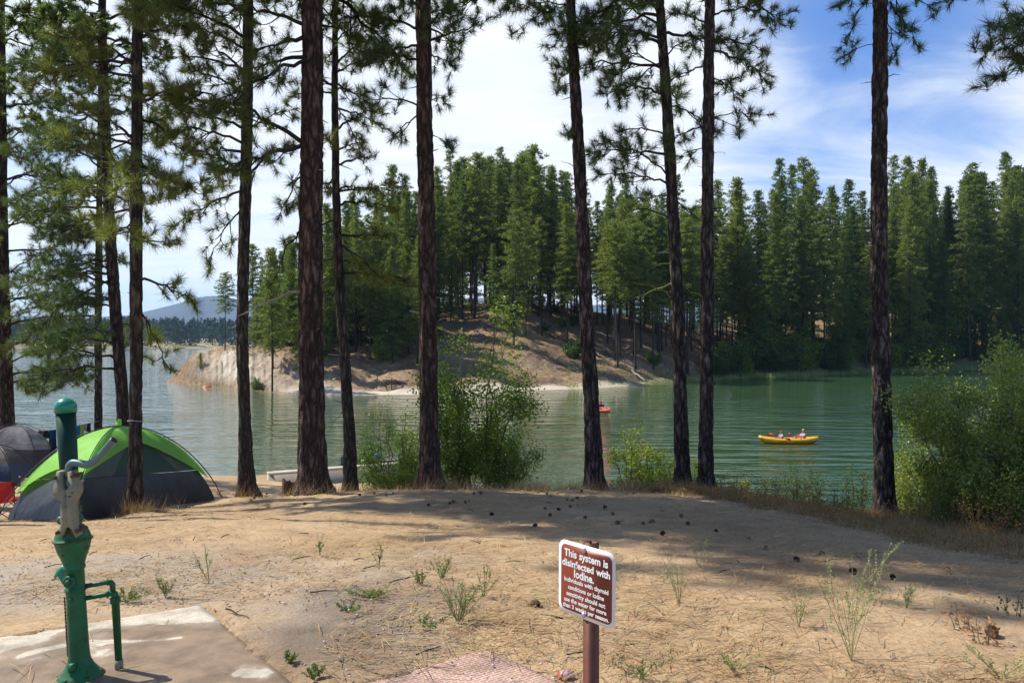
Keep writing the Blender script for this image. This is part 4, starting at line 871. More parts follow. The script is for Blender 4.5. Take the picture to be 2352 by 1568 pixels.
slab('tactile_pad', (-.12, 4.12), (-.80, -.60), (.65, -.76), 3.5, 3.0, .022, .1, slabmat('pad_tactile', (.64, .45, .36), (.44, .33, .24), True), lambda U, V_, X, Y: np.clip((.06-np.minimum(U, V_))*5+nfld(X, Y, 3, 5)*.5+.15, 0, 1))

# ------------------------------------------------------------------ water hand pump
M['green'] = m_paint('pump_green', (.012, .125, .042), .5, amt=.6)
M['green_d'] = m_plain('pipe_green', (.003, .036, .02), .5, var=.2, sc=10, bmp=.05, bd=.001, spec=.3)
M['cap_teal'] = m_plain('cap_teal', (.015, .24, .15), .3, var=.12, sc=12, bmp=0)
M['cream'] = m_paint('fulcrum_cream', (.27, .255, .165), .65, amt=.6)
M['hand'] = m_plain('handle_teal', (.12, .20, .18), .4, .2, var=.2, sc=14, bmp=.05)
M['black'] = m_plain('black_rubber', (.01, .01, .01), .5, bmp=0)
M['rust'] = m_plain('rust', (.10, .045, .025), .8, var=.5, sc=40, bmp=.3)
M['steel'] = m_plain('steel', (.45, .42, .42), .35, .7, var=.15, sc=20, bmp=0)
pump = thing('water_pump', 'green cast iron hand pump with a tall dark green pipe and curved handle', 'water pump', P(184.7, 1557, 3.75))
SP = .000865
def L3(zx, zy, y=0): z = 1.349-SP*zy; return [(zx-220)*SP+.055*z, y, z]
def pl(name, mb, m, parent=pump, smooth=True): return mb.build(name, M[m], parent, off=(0, 0, 0), smooth=smooth)
mb = MB(); mb.lathe([(0, 0), (.108, 0), (.106, .012), (.086, .03), (.064, .058), (.051, .085), (.0465, .11), (.044, .18), (.0415, .40), (.0415, .412), (.0465, .415), (.0465, .425), (.0415, .428), (.0425, .515), (.048, .518), (.048, .532), (.044, .536), (.055, .57), (.069, .605), (.0785, .645), (.0785, .65), (.0845, .651), (.0845, .659), (.079, .66), (.076, .675), (.066, .70), (.05, .72), (.03, .728), (0, .728)], n=40)
body = pl('pump_body', mb, 'green')
mb = MB(); 
for a in np.arange(6)*PI/3+.3: mb = MB(); mb.lathe([(0, .012), (.011, .012), (.011, .028), (0, .030)], (.088*math.cos(a), .088*math.sin(a)), 6); pl('flange_bolt', mb, 'rust', body)
mb = MB(); mb.box((.0, -.058, .075), (.03, .03, .035)); pl('bolt_boss', mb, 'green', body)
mb = MB(); mb.lathe([(.0850, .6515), (.0865, .655), (.0850, .6585)], n=40); pl('rust_seam', mb, 'rust', body)
mb = MB(); mb.lathe([(0, .722), (.04, .722), (.046, .735), (.052, .75), (.046, .765), (.036, .772), (.038, .782), (.045, .785), (.045, .805), (.038, .81), (0, .81)], n=28); mb.ell((-.05, 0, .748), (.02, .02, .02)); pl('pipe_coupling', mb, 'green')
mb = MB(); mb.lathe([(0, .806), (.0365, .806), (.040, 1.0), (.0435, 1.257), (0, 1.257)], n=32); pl('riser_pipe', mb, 'green_d')
mb = MB(); mb.lathe([(.0435, 1.256), (.0485, 1.252), (.0485, 1.285), (.043, 1.30), (.03, 1.313), (.012, 1.321), (0, 1.323)], n=32); pl('pipe_cap', mb, 'cap_teal')
# fulcrum yoke: lower web and two prongs
fx = .03; mb = MB()
def cheek(sgn, y0, th):
    out_ = [(.014, .985), (.036, .99), (.041, .965), (.042, .945), (.054, .923), (.058, .905), (.055, .885), (.040, .860), (.030, .842), (.029, .75), (.036, .715), (.042, .69), (.034, .682), (.018, .72), (.0005, .735), (.0005, .90), (.014, .912)]
    p = [(fx+sgn*a, y0, z) for a, z in out_]; 
    if sgn < 0: p = p[::-1]
    mb.prism(p, (0, -1, 0), th)
cheek(1, -.092, .05); pl('fulcrum_cheek', mb, 'cream', smooth=False); mb = MB(); cheek(-1, -.092, .05); pl('fulcrum_cheek', mb, 'cream', smooth=False)
mb = MB(); mb.box((fx, -.066, .83), (.0235, .03, .14)); pl('fulcrum_web', mb, 'cream', smooth=False)
mb = MB()
for (x, z) in ((-.012, .962), (.068, .965), (-.014, .71), (.078, .712)): mb = MB(); mb.tube([(fx-.03+x, -.102, z), (fx-.03+x, -.02, z)], .009, 8); pl('pivot_bolt', mb, 'rust')
mb = MB()
mb.tube([(fx-.055, -.067, .962), (fx+.055, -.067, .962)], .008, 8); pl('pivot_pin', mb, 'rust'); mb = MB(); mb.box((fx, -.04, .705), (.06, .05, .03)); pl('pivot_bracket', mb, 'rust')
mb = MB(); hp = np.array([L3(203, 505, -.067), L3(197, 440, -.067), L3(200, 395, -.067), L3(222, 377, -.07), L3(262, 381, -.075), L3(303, 389, -.08), L3(345, 376, -.085), L3(385, 342, -.09), L3(425, 300, -.095), L3(462, 262, -.10)])
tt_ = np.arange(10); fine = np.linspace(0, 9, 40); hp = np.stack([_cr(fine, tt_.astype(float), hp)[:, i] for i in range(3)], 1)
mb.tube(hp, np.interp(fine, [0, 3, 5, 9], [.012, .0165, .018, .0175]), 14); hnd = pl('handle', mb, 'hand')
mb = MB(); d = unit(hp[-1]-hp[-2]); mb.tube([hp[-1]-d*.001, hp[-1]+d*.003], [.0185, .015], 14); pl('end_plug', mb, 'black', hnd)
mb = MB(); mb.tube([(0, -.038, .468), (0, -.052, .468), (0, -.055, .468)], [.029, .029, .024], 20); mb.tube([(0, -.055, .468), (0, -.068, .468)], .0135, 6); pl('inspection_plug', mb, 'green'); mb = MB(); mb.tube([(.0, -.04, .383), (0, -.05, .383)], .009, 8); pl('drain_plug', mb, 'green')
mb = MB(); mb.prism([(-.035, -.01, .445), (-.035, -.01, .53), (-.055, -.01, .535), (-.078, -.01, .515), (-.092, -.01, .49), (-.09, -.01, .478), (-.075, -.01, .49), (-.055, -.01, .45)], (0, -1, 0), .02); pl('side_lever', mb, 'cap_teal', smooth=False)
mb = MB(); mb.tube([(-.05, .02, .50), (-.062, .02, .56), (-.06, .02, .61)], .007, 6); pl('lever_rod', mb, 'green')
mb = MB()
for i in range(34): z = .385-i*.0082; mb.ell((-.047, -.012, z), (.0035 if i % 2 else .0055, .004, .0055), 6, 5)
pl('chain', mb, 'rust')
mb = MB(); mb.tube([(.03, .01, .428), (.12, .06, .428), (.132, .067, .426), (.138, .07, .415), (.140, .07, .372)], [.0115, .0115, .014, .014, .0115], 12); mb.tube([(.035, .01, .372), (.13, .063, .372), (.145, .07, .368), (.148, .071, .352), (.148, .071, .34)], [.0115, .0115, .017, .018, .018], 12)
mb.tube([(.117, .058, .428), (.124, .061, .428)], .016, 12); mb.tube([(.115, .056, .372), (.123, .059, .372)], .017, 12)
mb.tube([(.148, .071, .352), (.148, .071, .325), (.148, .071, .322), (.148, .071, .05)], [.024, .024, .0185, .0165], 14); sp_ = pl('outlet_pipe', mb, 'green')
mb = MB(); mb.tube([(.148, .071, .052), (.148, .071, .012)], [.0205, .019], 12); pl('pipe_foot', mb, 'cream', sp_)
pump.rotation_euler = (0, -.055, 0)

# ------------------------------------------------------------------ warning sign
M['signw'] = m_plain('sign_white', (.78, .80, .76), .4, var=.04, bmp=0); M['signb'] = m_plain('sign_brown', (.20, .036, .016), .45, var=.08, sc=5, bmp=0)
M['postb'] = m_plain('post_brown', (.12, .038, .02), .6, var=.25, sc=25, bmp=.2, bd=.001)
sx_, sy_ = (1346-CX)/K*3.28, 3.28; ang = math.radians(50); ux = np.array([math.cos(ang), -math.sin(ang), 0]); un = np.array([-math.sin(ang), -math.cos(ang), 0]); uz = np.array([0, 0, 1.0])
SW, SH = .323, .305; zc0 = (0.775+.7475+.4635+.4426)/4+.0
sgn = thing('warning_sign', 'brown square metal sign with white border and lettering on a brown square post', 'sign', (sx_, sy_, g1(sx_, sy_)))
sc0 = np.array([sx_, sy_, zc0])
def rrect(w_, h_, r, k=7):
    pts = []
    for cx_, cz_, a0 in ((w_/2-r, h_/2-r, 0), (-w_/2+r, h_/2-r, PI/2), (-w_/2+r, -h_/2+r, PI), (w_/2-r, -h_/2+r, 1.5*PI)):
        for i in range(k): a = a0+PI/2*i/(k-1); pts.append((cx_+r*math.cos(a), cz_+r*math.sin(a)))
    return pts
roll = -.012
def sp3(x, z, off=0.0): x2 = x*math.cos(roll)-z*math.sin(roll); z2 = x*math.sin(roll)+z*math.cos(roll); return sc0+ux*x2+uz*z2+un*off
mb = MB(); mb.prism([sp3(x, z, .001) for x, z in rrect(SW, SH, .036)], un, .003); panel = mb.build('sign_panel', M['signw'], sgn)
mb = MB(); mb.prism([sp3(x, z, .0020) for x, z in rrect(SW-.030, SH-.030, .027)], un, .0006); mb.build('brown_field', M['signb'], panel)
mb = MB(); q0 = sc0 - un*.0255 + ux*.004; c4 = [q0+ux*a+un*b for a, b in ((-.0235, .0235), (.0235, .0235), (.0235, -.0235), (-.0235, -.0235))]
zt = zc0+SH/2+.012
def hollow(zb):
    inn = [q0+(c-q0)*.86 for c in c4]
    V = [np.array([c[0], c[1], z]) for z in (zb, zt) for c in c4] + [np.array([c[0], c[1], z]) for z in (zt, zb+.3) for c in inn]
    Q = []
    for i in range(4):
        j = (i+1) % 4; Q += [[i, j, 4+j, 4+i], [4+i, 4+j, 8+j, 8+i], [8+i, 8+j, 12+j, 12+i]]
    mb.add(V, Q=Q)
hollow(-.25); mb.build('post', M['postb'], sgn)
for z in (SH/2-.0195, -SH/2+.0168):
    mb = MB(); c = sp3(-.010, z, .002); r_ = [(.0125, 0), (.012, .003), (.009, .006), (.004, .0075), (0, .008)]
    th = np.arange(16)*2*PI/16; V = np.array([[c+ux*(a*math.cos(t))+uz*(a*math.sin(t))+un*h for t in th] for a, h in r_]); i = np.arange(4)[:, None]*16; j = np.arange(16)[None]; j2 = (j+1) % 16
    mb.add(V.reshape(-1, 3), Q=np.stack([i+j, i+j2, i+16+j2, i+16+j], -1).reshape(-1, 4)); mb.build('bolt', M['steel'], sgn, smooth=True)
lines = [("This system is", .105, .886, .107, .21), ("disinfected with", .07, .922, .25, .345), ("Iodine.", .291, .645, .365, .473), ("Individuals with thyroid", .113, .897, .497, .558), ("conditions or Iodine", .183, .823, .595, .656),
         ("sensitivity should not", .155, .847, .687, .749), ("use the water for more", .113, .865, .775, .835), ("than 3 weeks per season.", .09, .906, .857, .917)]
mb = MB()
for i, (txt, u0, u1, v0, v1) in enumerate(lines):
    cu = bpy.data.curves.new('t', 'FONT'); cu.body = txt; cu.offset = .03 if i < 3 else .026; cu.resolution_u = 3; cu.space_word = 1.15
    ob = bpy.data.objects.new('t', cu); me = bpy.data.meshes.new_from_object(ob)
    co_ = np.zeros(len(me.vertices)*3); me.vertices.foreach_get('co', co_); co_ = co_.reshape(-1, 3)
    caph = .70; x0, x1 = co_[:, 0].min(), co_[:, 0].max(); W_ = (u1-u0)*SW
    xs_ = (co_[:, 0]-x0)/(x1-x0)*W_ + (u0-.5)*SW; zs_ = co_[:, 1]/caph*(v1-v0)*SH*.98 + (.5-v1)*SH
    V = np.array([sp3(a, b, .0032) for a, b in zip(xs_, zs_)]); T = []
    me.calc_loop_triangles(); T = [list(t.vertices) for t in me.loop_triangles]; mb.add(V, T=T)
    # slab serifs on the upright stems' feet
    bpy.data.objects.remove(ob); bpy.data.curves.remove(cu); bpy.data.meshes.remove(me)
mb.build('lettering', M['signw'], panel)

# padlock on the tactile pad
M['lockp'] = m_plain('lock_pink', (.62, .42, .50), .3, .2, var=.1, bmp=0); M['lockr'] = m_plain('lock_red', (.55, .06, .03), .4, bmp=0)
pc = on_ground(1290, 1556); pc[2] = .018; pad = thing('padlock', 'small pale pink and silver padlock lying at the corner of the bumpy pad', 'padlock', pc)
mb = MB(); mb.box(pc+[.018, .006, .016], (.062, .04, .026), .45); mb.build('lock_body', M['lockp'], pad)
mb = MB(); mb.box(pc+[-.008, -.006, .016], (.006, .042, .028), .45); mb.build('lock_rim', M['lockr'], pad)
mb = MB(); a = np.linspace(0, PI, 10); mb.tube([pc+[-.012-.034*math.sin(t)*.9, -.008+.013*math.cos(t)-.012*math.sin(t), .014] for t in a], .0035, 6); mb.build('shackle', M['steel'], pad, smooth=True)

# ------------------------------------------------------------------ tents
def m_cloth(name, c, rough=.6, trans=.25, var=.08, spec=.4, sheer=0.0):
    m, nt, out = mat(name); v = coords(nt); n = noise_t(nt, v, 2.5, 3); r = ramp(nt, n.outputs[0], [(.3, [k*(1-var) for k in c]), (.7, [min(1, k*(1+var)) for k in c])])
    b = nd(nt, 'ShaderNodeBsdfPrincipled', Roughness=rough); b.inputs['Specular IOR Level'].default_value = spec; lk(nt, r.outputs[0], b.inputs['Base Color'])
    vs = coords(nt, (1, 1, .35)); w1 = noise_t(nt, vs, 5, 3); nn = bump(nt, w1.outputs[0], .5, .05); lk(nt, nn, b.inputs['Normal'])
    t = nt.nodes.new('ShaderNodeBsdfTranslucent'); lk(nt, r.outputs[0], t.inputs[0]); mx = nd(nt, 'ShaderNodeMixShader'); mx.inputs[0].default_value = trans
    lk(nt, b.outputs[0], mx.inputs[1]); lk(nt, t.outputs[0], mx.inputs[2]); res = mx.outputs[0]
    if sheer:
        tr = nt.nodes.new('ShaderNodeBsdfTransparent'); m2 = nd(nt, 'ShaderNodeMixShader'); m2.inputs[0].default_value = sheer; lk(nt, res, m2.inputs[1]); lk(nt, tr.outputs[0], m2.inputs[2]); res = m2.outputs[0]
    lk(nt, res, out.inputs[0]); return m
M['fly'] = m_cloth('tent_green', (.33, .80, .09), .5, .45); M['slate'] = m_cloth('tent_slate', (.026, .030, .037), .42, .03, spec=.5); M['tgrey'] = m_cloth('tent_grey_green', (.13, .17, .14), .6, .3)
M['mesh'] = m_cloth('tent_mesh', (.30, .29, .29), .8, .2, sheer=.35); M['tdark'] = m_cloth('tent_charcoal', (.055, .048, .045), .7, .05); M['navy'] = m_cloth('tent_navy', (.02, .04, .085), .6, .05); M['tlight'] = m_cloth('tent_pale', (.32, .30, .29), .6, .3)
M['door'] = m_cloth('tent_door', (.045, .085, .055), .7, .1); M['pole'] = m_plain('pole', (.03, .03, .03), .4, bmp=0); M['rope'] = m_plain('rope', (.45, .45, .38), .8, bmp=0)
def prof(d, a=2.1, b=.72): return (1-np.clip(d, 0, 1)**a)**b
def tent(name, label, C4, H, bands, fly=None, door=None, sag=.05, poles=True, a=2.1, b=.72):
    C4 = [np.array([x, y, g1(x, y)]) for x, y in C4]; ctr = sum(C4)/4; root = thing(name, label, 'tent', ctr)
    def pt(k, s, d, off=0.0, lift=0.0):
        q = C4[k]*(1-s)+C4[(k+1) % 4]*s; sg = sag*math.sin(PI*s)*(1-d*.4)*(d > .02)
        v = (q-ctr)*d*(1-sg)*(1+off); r_ = ctr+v; base = ctr[2]*(1-d)+q[2]*d
        return np.array([r_[0], r_[1], base+H*float(prof(d, a, b))+lift])
    for nm, m_, d0, d1 in bands:
        mb = MB(); nd_, ns = 14, 14
        for k in range(4):
            V = [pt(k, s, d) for d in np.linspace(d0, d1, nd_) for s in np.linspace(0, 1, ns)]
            i = np.arange(nd_-1)[:, None]*ns; j = np.arange(ns-1)[None]; mb.add(V, Q=np.stack([i+j, i+j+1, i+ns+j+1, i+ns+j], -1).reshape(-1, 4))
        mb.build(nm, M[m_], root, smooth=True)
    if fly:
        mb = MB(); nd_, ns = 16, 22
        for k in range(4):
            lo, hi_ = fly['mid'][k], fly['corner'][k]; lo2 = fly['corner'][(k+1) % 4]
            V = []
            for e in np.linspace(.0, 1, nd_):
                for s in np.linspace(0, 1, ns):
                    cc_ = hi_*(1-s)+lo2*s; dm = lo+(cc_-lo)*abs(2*s-1)**fly.get('pw', 1.6); V.append(pt(k, s, max(.005, dm*e), .045, .035+.05*e*math.sin(PI*s)))
            i = np.arange(nd_-1)[:, None]*ns; j = np.arange(ns-1)[None]; mb.add(V, Q=np.stack([i+j, i+j+1, i+ns+j+1, i+ns+j], -1).reshape(-1, 4))
        mb.build('rain_fly', M[fly['m']], root, smooth=True)
    if door is not None:
        mb = MB(); k, s0, s1, dd0, dd1 = door; ns = 14; V = []
        for i_ in range(9):
            for s in np.linspace(0, 1, ns):
                top = dd0+(dd1-dd0)*(abs(2*s-1)**2.2); V.append(pt(k, s0+(s1-s0)*s, dd1+(top-dd1)*i_/8, .012, .0))
        i = np.arange(8)[:, None]*ns; j = np.arange(ns-1)[None]; mb.add(V, Q=np.stack([i+j, i+j+1, i+ns+j+1, i+ns+j], -1).reshape(-1, 4)); mb.build('door_panel', M['door'], root, smooth=True)
    if poles:
        for k in (0, 1):
            d = np.linspace(-1, 1, 33); ps = [pt(k if x < 0 else k+2, 0, abs(x), .075, .05) for x in d]; mb = MB(); mb.tube(ps, .011, 6); mb.build('tent_pole', M['pole'], root, smooth=True)
    return root, pt
tA = (-8.56, 13.5); tF = (-6.80, 12.35); tB = (-5.96, 16.0); tC = (tA[0]+tB[0]-tF[0]+.1, tA[1]+tB[1]-tF[1])
gt, gpt = tent('dome_tent', 'green and slate dome tent with a bright green fly, behind the slim pine', [tA, tF, tB, tC], 1.52,
     [('lower_wall', 'slate', 1.0, .80), ('upper_wall', 'tgrey', .797, .03)], fly=dict(m='fly', mid=[.76, .53, .6, .6], corner=[.90, .78, .88, .88], pw=1.5), door=(1, .22, .80, .42, .797), a=1.9, b=.80)
mb = MB(); p0 = gpt(0, 0, .9, .05); mb.tube([p0, p0+[-.3, -.35, -.45]], .004, 4); mb.build('guy_line', M['rope'], gt)
def sq(px, Y, w_, l_, rz):
    x = (px-CX)/K*Y; c, s = math.cos(rz), math.sin(rz); return [(x+a*c-b*s, Y+a*s+b*c) for a, b in ((-w_/2, -l_/2), (w_/2, -l_/2), (w_/2, l_/2), (-w_/2, l_/2))]
tent('dome_tent', 'grey mesh sided dome tent at the left edge, in front of the dark pine', sq(42, 25.2, 1.9, 2.0, .15), 1.45, [('lower_wall', 'tdark', 1.0, .80), ('mid_wall', 'tlight', .797, .72), ('mesh_wall', 'mesh', .717, .03)], a=2.0, b=.72)
tent('dome_tent', 'low dark navy tent cut by the left edge, behind the red camp chair', sq(-12, 20.6, 1.5, 1.8, .2), .98, [('lower_wall', 'navy', 1.0, .74), ('upper_wall', 'tdark', .737, .03)], a=2.0, b=.75)

# ------------------------------------------------------------------ camp things
M['red'] = m_cloth('chair_red', (.52, .025, .02), .6, .3); M['redd'] = m_cloth('chair_red_dark', (.22, .012, .015), .7, .1)
b = gnd(12, 14.2); ch = thing('camp_chair', 'red folding camp chair cut by the left edge beside the green tent', 'chair', b)
mb = MB(); W2 = .27; zt_, zb_ = .70, .36
V = []; n1 = 10
for i in range(n1):
    for j in range(8): s = i/(n1-1)*2-1; t = j/7; V.append(b+[s*W2, -.16+.05*(1-s*s)*-1+.10*(1-t)*0+.03*t*(1-s*s)*-1, zt_-(zt_-zb_)*t-.025*(1-s*s)*(t > .9)])
i = np.arange(n1-1)[:, None]*8; j = np.arange(7)[None]; mb.add(V, Q=np.stack([i+j, i+j+1, i+8+j+1, i+8+j], -1).reshape(-1, 4)); mb.build('backrest', M['red'], ch, smooth=True)
mb = MB(); mb.box(b+[0, -.165, zt_-.04], (2*W2+.01, .02, .09)); mb.build('top_band', M['redd'], ch)
mb = MB(); mb.box(b+[0, .06, .36], (2*W2, .42, .015)); mb.build('seat', M['red'], ch)
for x, y in ((-W2, -.17), (W2, -.17), (-W2, .27), (W2, .27)):
    mb = MB(); mb.tube([b+[x, y, .02], b+[x*.98, y*.95, .5 if y > 0 else .71]], .009, 6); mb.build('upright', M['pole'], ch)
for (p, q) in ((( -W2, -.2, .02), (W2, -.19, .36)), ((W2, -.2, .02), (-W2, -.19, .36)), ((-W2, .28, .02), (W2, .28, .36)), ((W2, .28, .02), (-W2, .28, .36)), ((W2, -.2, .02), (W2, .28, .36)), ((W2, .28, .02), (W2, -.2, .36))):
    mb = MB(); mb.tube([b+p, b+q], .008, 6); mb.build('leg', M['pole'], ch)
mb = MB(); mb.box(b+[W2, .05, .50], (.05, .42, .02)); mb.build('armrest', M['redd'], ch)
M['can'] = m_plain('can_white', (.75, .68, .68), .35, .3, bmp=0); M['canr'] = m_plain('can_red', (.55, .03, .03), .4, bmp=0)
cb = b+[W2+.055, .0, .40]; cn_ = thing('drink_can', 'white and red drink can held at the arm of the red chair', 'can', cb)
mb = MB(); mb.lathe([(0, cb[2]), (.034, cb[2]), (.036, cb[2]+.01), (.036, cb[2]+.13), (.03, cb[2]+.14), (0, cb[2]+.14)], cb[:2], 14); mb.build('can_shell', M['can'], cn_, smooth=True)
mb = MB(); mb.lathe([(.037, cb[2]+.035), (.037, cb[2]+.085)], cb[:2], 14); mb.build('red_band', M['canr'], cn_)
b = gnd(63, 17.6); o = MB(); o.tube([b+[0, 0, -.05], b+[.01, 0, .2], b+[0, 0, .36]], [.15, .135, .13], 14); blk = o.build('chopping_block', M['log'], off=b, smooth=False); blk.location = tuple(b)
tag(blk, 'cut round of log standing on end left of the green tent', 'log round')
M['yel'] = m_plain('yellow_handle', (.62, .38, .04), .5, bmp=0)
hb = b+[0, 0, .37]; ax = thing('hatchet', 'yellow handled hatchet lying across the cut log round', 'hatchet', hb)
mb = MB(); mb.tube([hb+[-.12, -.02, .025], hb+[.12, .0, .035], hb+[.32, .02, .02]], [.017, .015, .02], 8); mb.build('handle', M['yel'], ax, smooth=True)
mb = MB(); mb.prism([hb+[-.16, -.035, .01], hb+[-.09, -.035, .02], hb+[-.09, -.035, .05], hb+[-.17, -.035, .10], hb+[-.19, -.035, .05]], (0, -1, 0), .025); mb.build('head', M['pole'], ax)
# washing line
ra = P(18, 990, 26.6); rb = P(228, 966, 25.3); t = np.linspace(0, 1, 14)[:, None]; rp = ra*(1-t)+rb*t; rp[:, 2] -= .12*np.sin(t[:, 0]*PI)
mb = MB(); mb.tube(rp, .006, 4); o = mb.build('clothes_line', M['rope'], off=rp[0]); o.location = tuple(rp[0]); tag(o, 'thin washing line strung between two pines over the tents', 'washing line')
def hang(name, label, cat, px0, px1, py1, ms, taper=0.0, py0=None, tilt=0.0):
    f = (np.array([px0, px1])-18)/210.; root = None; a = np.array([np.interp(f[0], t[:, 0], rp[:, i]) for i in range(3)]); e = np.array([np.interp(f[1], t[:, 0], rp[:, i]) for i in range(3)])
    root = thing(name, label, cat, a)
    zlow = EYE-(py1-CY)/K*a[1]; mb = MB(); nx, nz = 12, 10; k = len(ms)
    for side in (-1, 1):
        for q in range(k):
            mbq = MB(); V = []
            for i in range(nx):
                s = (q+i/(nx-1))/k
                for j in range(nz):
                    tz = j/(nz-1); p = a*(1-s)+e*s; zl = zlow+tilt*(s-.5); z = p[2]*(1-tz)+zl*tz; dx = taper*(s-.5)*tz
                    V.append([p[0]+dx, p[1]+side*(.012+.03*tz)+.05*math.sin(s*9+q)*tz, z+.03*math.sin(s*14)*tz])
            i = np.arange(nx-1)[:, None]*nz; j = np.arange(nz-1)[None]; mbq.add(V, Q=np.stack([i+j, i+j+1, i+nz+j+1, i+nz+j], -1).reshape(-1, 4))
            mbq.build('cloth_front' if side < 0 else 'cloth_back', M[ms[q]], root, smooth=True)
    return root
M['c_navy'] = m_cloth('cloth_navy', (.02, .06, .14), .8, .2); M['c_black'] = m_cloth('cloth_black', (.015, .014, .013), .8, .05); M['c_teal'] = m_cloth('cloth_teal', (.02, .22, .26), .8, .3); M['c_yel'] = m_cloth('cloth_yellow', (.32, .42, .05), .8, .3); M['c_grey'] = m_cloth('cloth_grey', (.25, .25, .25), .8, .2)
hang('swim_shorts', 'black swim shorts pegged on the washing line over the grey tent', 'shorts', 90, 114, 1006, ['c_black'], tilt=.12)
hang('shirt', 'dark navy shirt hanging low on the washing line beside the pump pipe', 'shirt', 116, 131, 1046, ['c_navy'])
hang('beach_towel', 'teal and yellow striped towel on the washing line right of the pump pipe', 'towel', 166, 194, 1022, ['c_teal', 'c_navy', 'c_teal', 'c_yel'], tilt=.25)
hang('wetsuit_top', 'dark crumpled wetsuit top at the right end of the washing line', 'wetsuit', 195, 209, 992, ['c_grey', 'c_black'], tilt=-.05)
b = P(276, 962, 20.2); mb = MB(); V = [b+[.05, -.17, .02], b+[.09, -.17, .0], b+[.10, -.17, -.22], b+[-.08, -.2, -.24], b+[-.03, -.17, -.08]]
mb.prism(V, (0, -1, 0), .05); o = mb.build('cloth_bag', M['fly'], off=b); o.location = tuple(b); tag(o, 'small green cloth bag hung on the leaning pine above the green tent', 'bag')
b = P(311, 965, 13.2); mb = MB(); a = np.linspace(0, 2*PI, 24)
mb.tube([b+[.118*math.cos(x), .118*math.sin(x), .008*math.sin(3*x)] for x in a], .005, 5, cap=False); mb.tube([b+[.11, -.03, 0], b+[.2, -.02, -.01], b+[.33, 0, -.005]], .003, 4); o = mb.build('tree_rope', M['rope'], off=b); o.location = tuple(b); tag(o, 'thin cord tied round the slim pine in front of the green tent', 'cord')
# driftwood
for i, (x0, y0, x1, y1, lab) in enumerate([(66, 998, 118, 1008, 'bleached driftwood log floating behind the grey tent'), (-40, 968, 38, 964, 'bleached driftwood trunk in the lake left of the dark edge pine')]):
    Y = (EYE-WZ)*K/(y0-CY+6); a = P(x0, y0, Y); e = P(x1, y1, Y); a[2] = WZ+.14; e[2] = WZ+.05; log3('driftwood', lab, 'driftwood', a, e, .13, 'dead')
# stump beside the biggest trunk
b = gnd(663, 14.9); mb = MB(); n_ = 12; th = np.arange(n_)*2*PI/n_; rows = []
for h, r_ in ((-.05, .17), (.1, .13), (.25, .115), (.33, .11)):
    rows.append([b+[-.03*h+r_*math.cos(a)*(1+.15*math.sin(3*a)), r_*math.sin(a), h+(.05*math.cos(a+2.4)+.03*math.sin(5*a) if h > .3 else 0)] for a in th])
V = np.array(rows).reshape(-1, 3); i = np.arange(3)[:, None]*n_; j = np.arange(n_)[None]; j2 = (j+1) % n_; V = np.vstack([V, b+[0, 0, .30]]); mb.add(V, T=[[3*n_+k, 3*n_+(k+1) % n_, 4*n_] for k in range(n_)], Q=np.stack([i+j, i+j2, i+n_+j2, i+n_+j], -1).reshape(-1, 4))
o = mb.build('stump', M['bark_red'], off=b); o.location = tuple(b); tag(o, 'short broken stump touching the left foot of the thickest pine', 'stump')
# retaining wall on the beach
M['wall'] = m_plain('wall_concrete', (.42, .38, .32), .9, var=.2, sc=2, bmp=.3)
a = P(618, 1093, 28.6); e = P(985, 1064, 31.5); zt_ = -3.2; d = unit((e-a)*[1, 1, 0]); nn_ = np.array([-d[1], d[0], 0])
wl = thing('retaining_wall', 'low pale concrete wall on the beach beyond the thickest pine', 'wall', (a[0], a[1], -4.0)); mb = MB()
for (o0, o1, z0_, z1_, nm, off_) in ((0, .35, -4.6, zt_, 'wall_body', 0), (-.04, .42, zt_, zt_+.07, 'coping', .0)):
    mb = MB(); c8 = [(a if s == 0 else e)*[1, 1, 0]+nn_*o+[0, 0, z] for s in (0, 1) for o in (o0, o1) for z in (z0_, z1_)]
    mb.add(c8, Q=[[0, 1, 3, 2], [4, 6, 7, 5], [0, 4, 5, 1], [2, 3, 7, 6], [0, 2, 6, 4], [1, 5, 7, 3]]); mb.build(nm, M['wall'], wl)
# boats
def loft(mb, secs, m=0):   # sections: list of Nx3 arrays
    n = len(secs[0]); V = np.array(secs).reshape(-1, 3); i = np.arange(len(secs)-1)[:, None]*n; j = np.arange(n-1)[None]; mb.add(V, Q=np.stack([i+j, i+j+1, i+n+j+1, i+n+j], -1).reshape(-1, 4), m=m)
M['boat'] = m_plain('boat_grey', (.10, .11, .11), .5, bmp=0); M['blue'] = m_plain('bag_blue', (.01, .04, .45), .5, bmp=0); M['wood'] = m_plain('plank', (.42, .34, .24), .8, var=.2, bmp=.1)
bx, by = (868-CX)/K*36.5, 36.5; rbt = thing('rowboat', 'dark grey rowboat moored behind the beach wall, seen through shrub leaves', 'boat', (bx, by, WZ)); mb = MB()
secs = []
for x in np.linspace(-1.7, 1.7, 13):
    w_ = .62*(1-abs(x/1.7)**3)+.02; k = .42+.12*(x/1.7)**2; secs.append(np.array([[bx+x, by+w_*a, WZ-.1+k*(abs(a)**1.6)] for a in np.linspace(-1, 1, 9)]))
loft(mb, secs); mb.build('hull', M['boat'], rbt)
for x in (-.7, .5): mb = MB(); mb.box((bx+x, by, WZ+.2), (.25, 1.0, .03)); mb.build('bench_seat', M['wood'], rbt)
bb = np.array([bx+.0, by-.1, WZ+.25]); bgt = MB(); bgt.ell(bb+[0, 0, .2], (.18, .15, .2)); bgt.tube([bb+[-.1, 0, .33], bb+[0, 0, .46], bb+[.1, 0, .33]], .02, 6); o = bgt.build('dry_bag', M['blue'], off=bb, smooth=True); o.location = tuple(bb); tag(o, 'bright blue dry bag in the grey rowboat behind the shrub', 'bag')

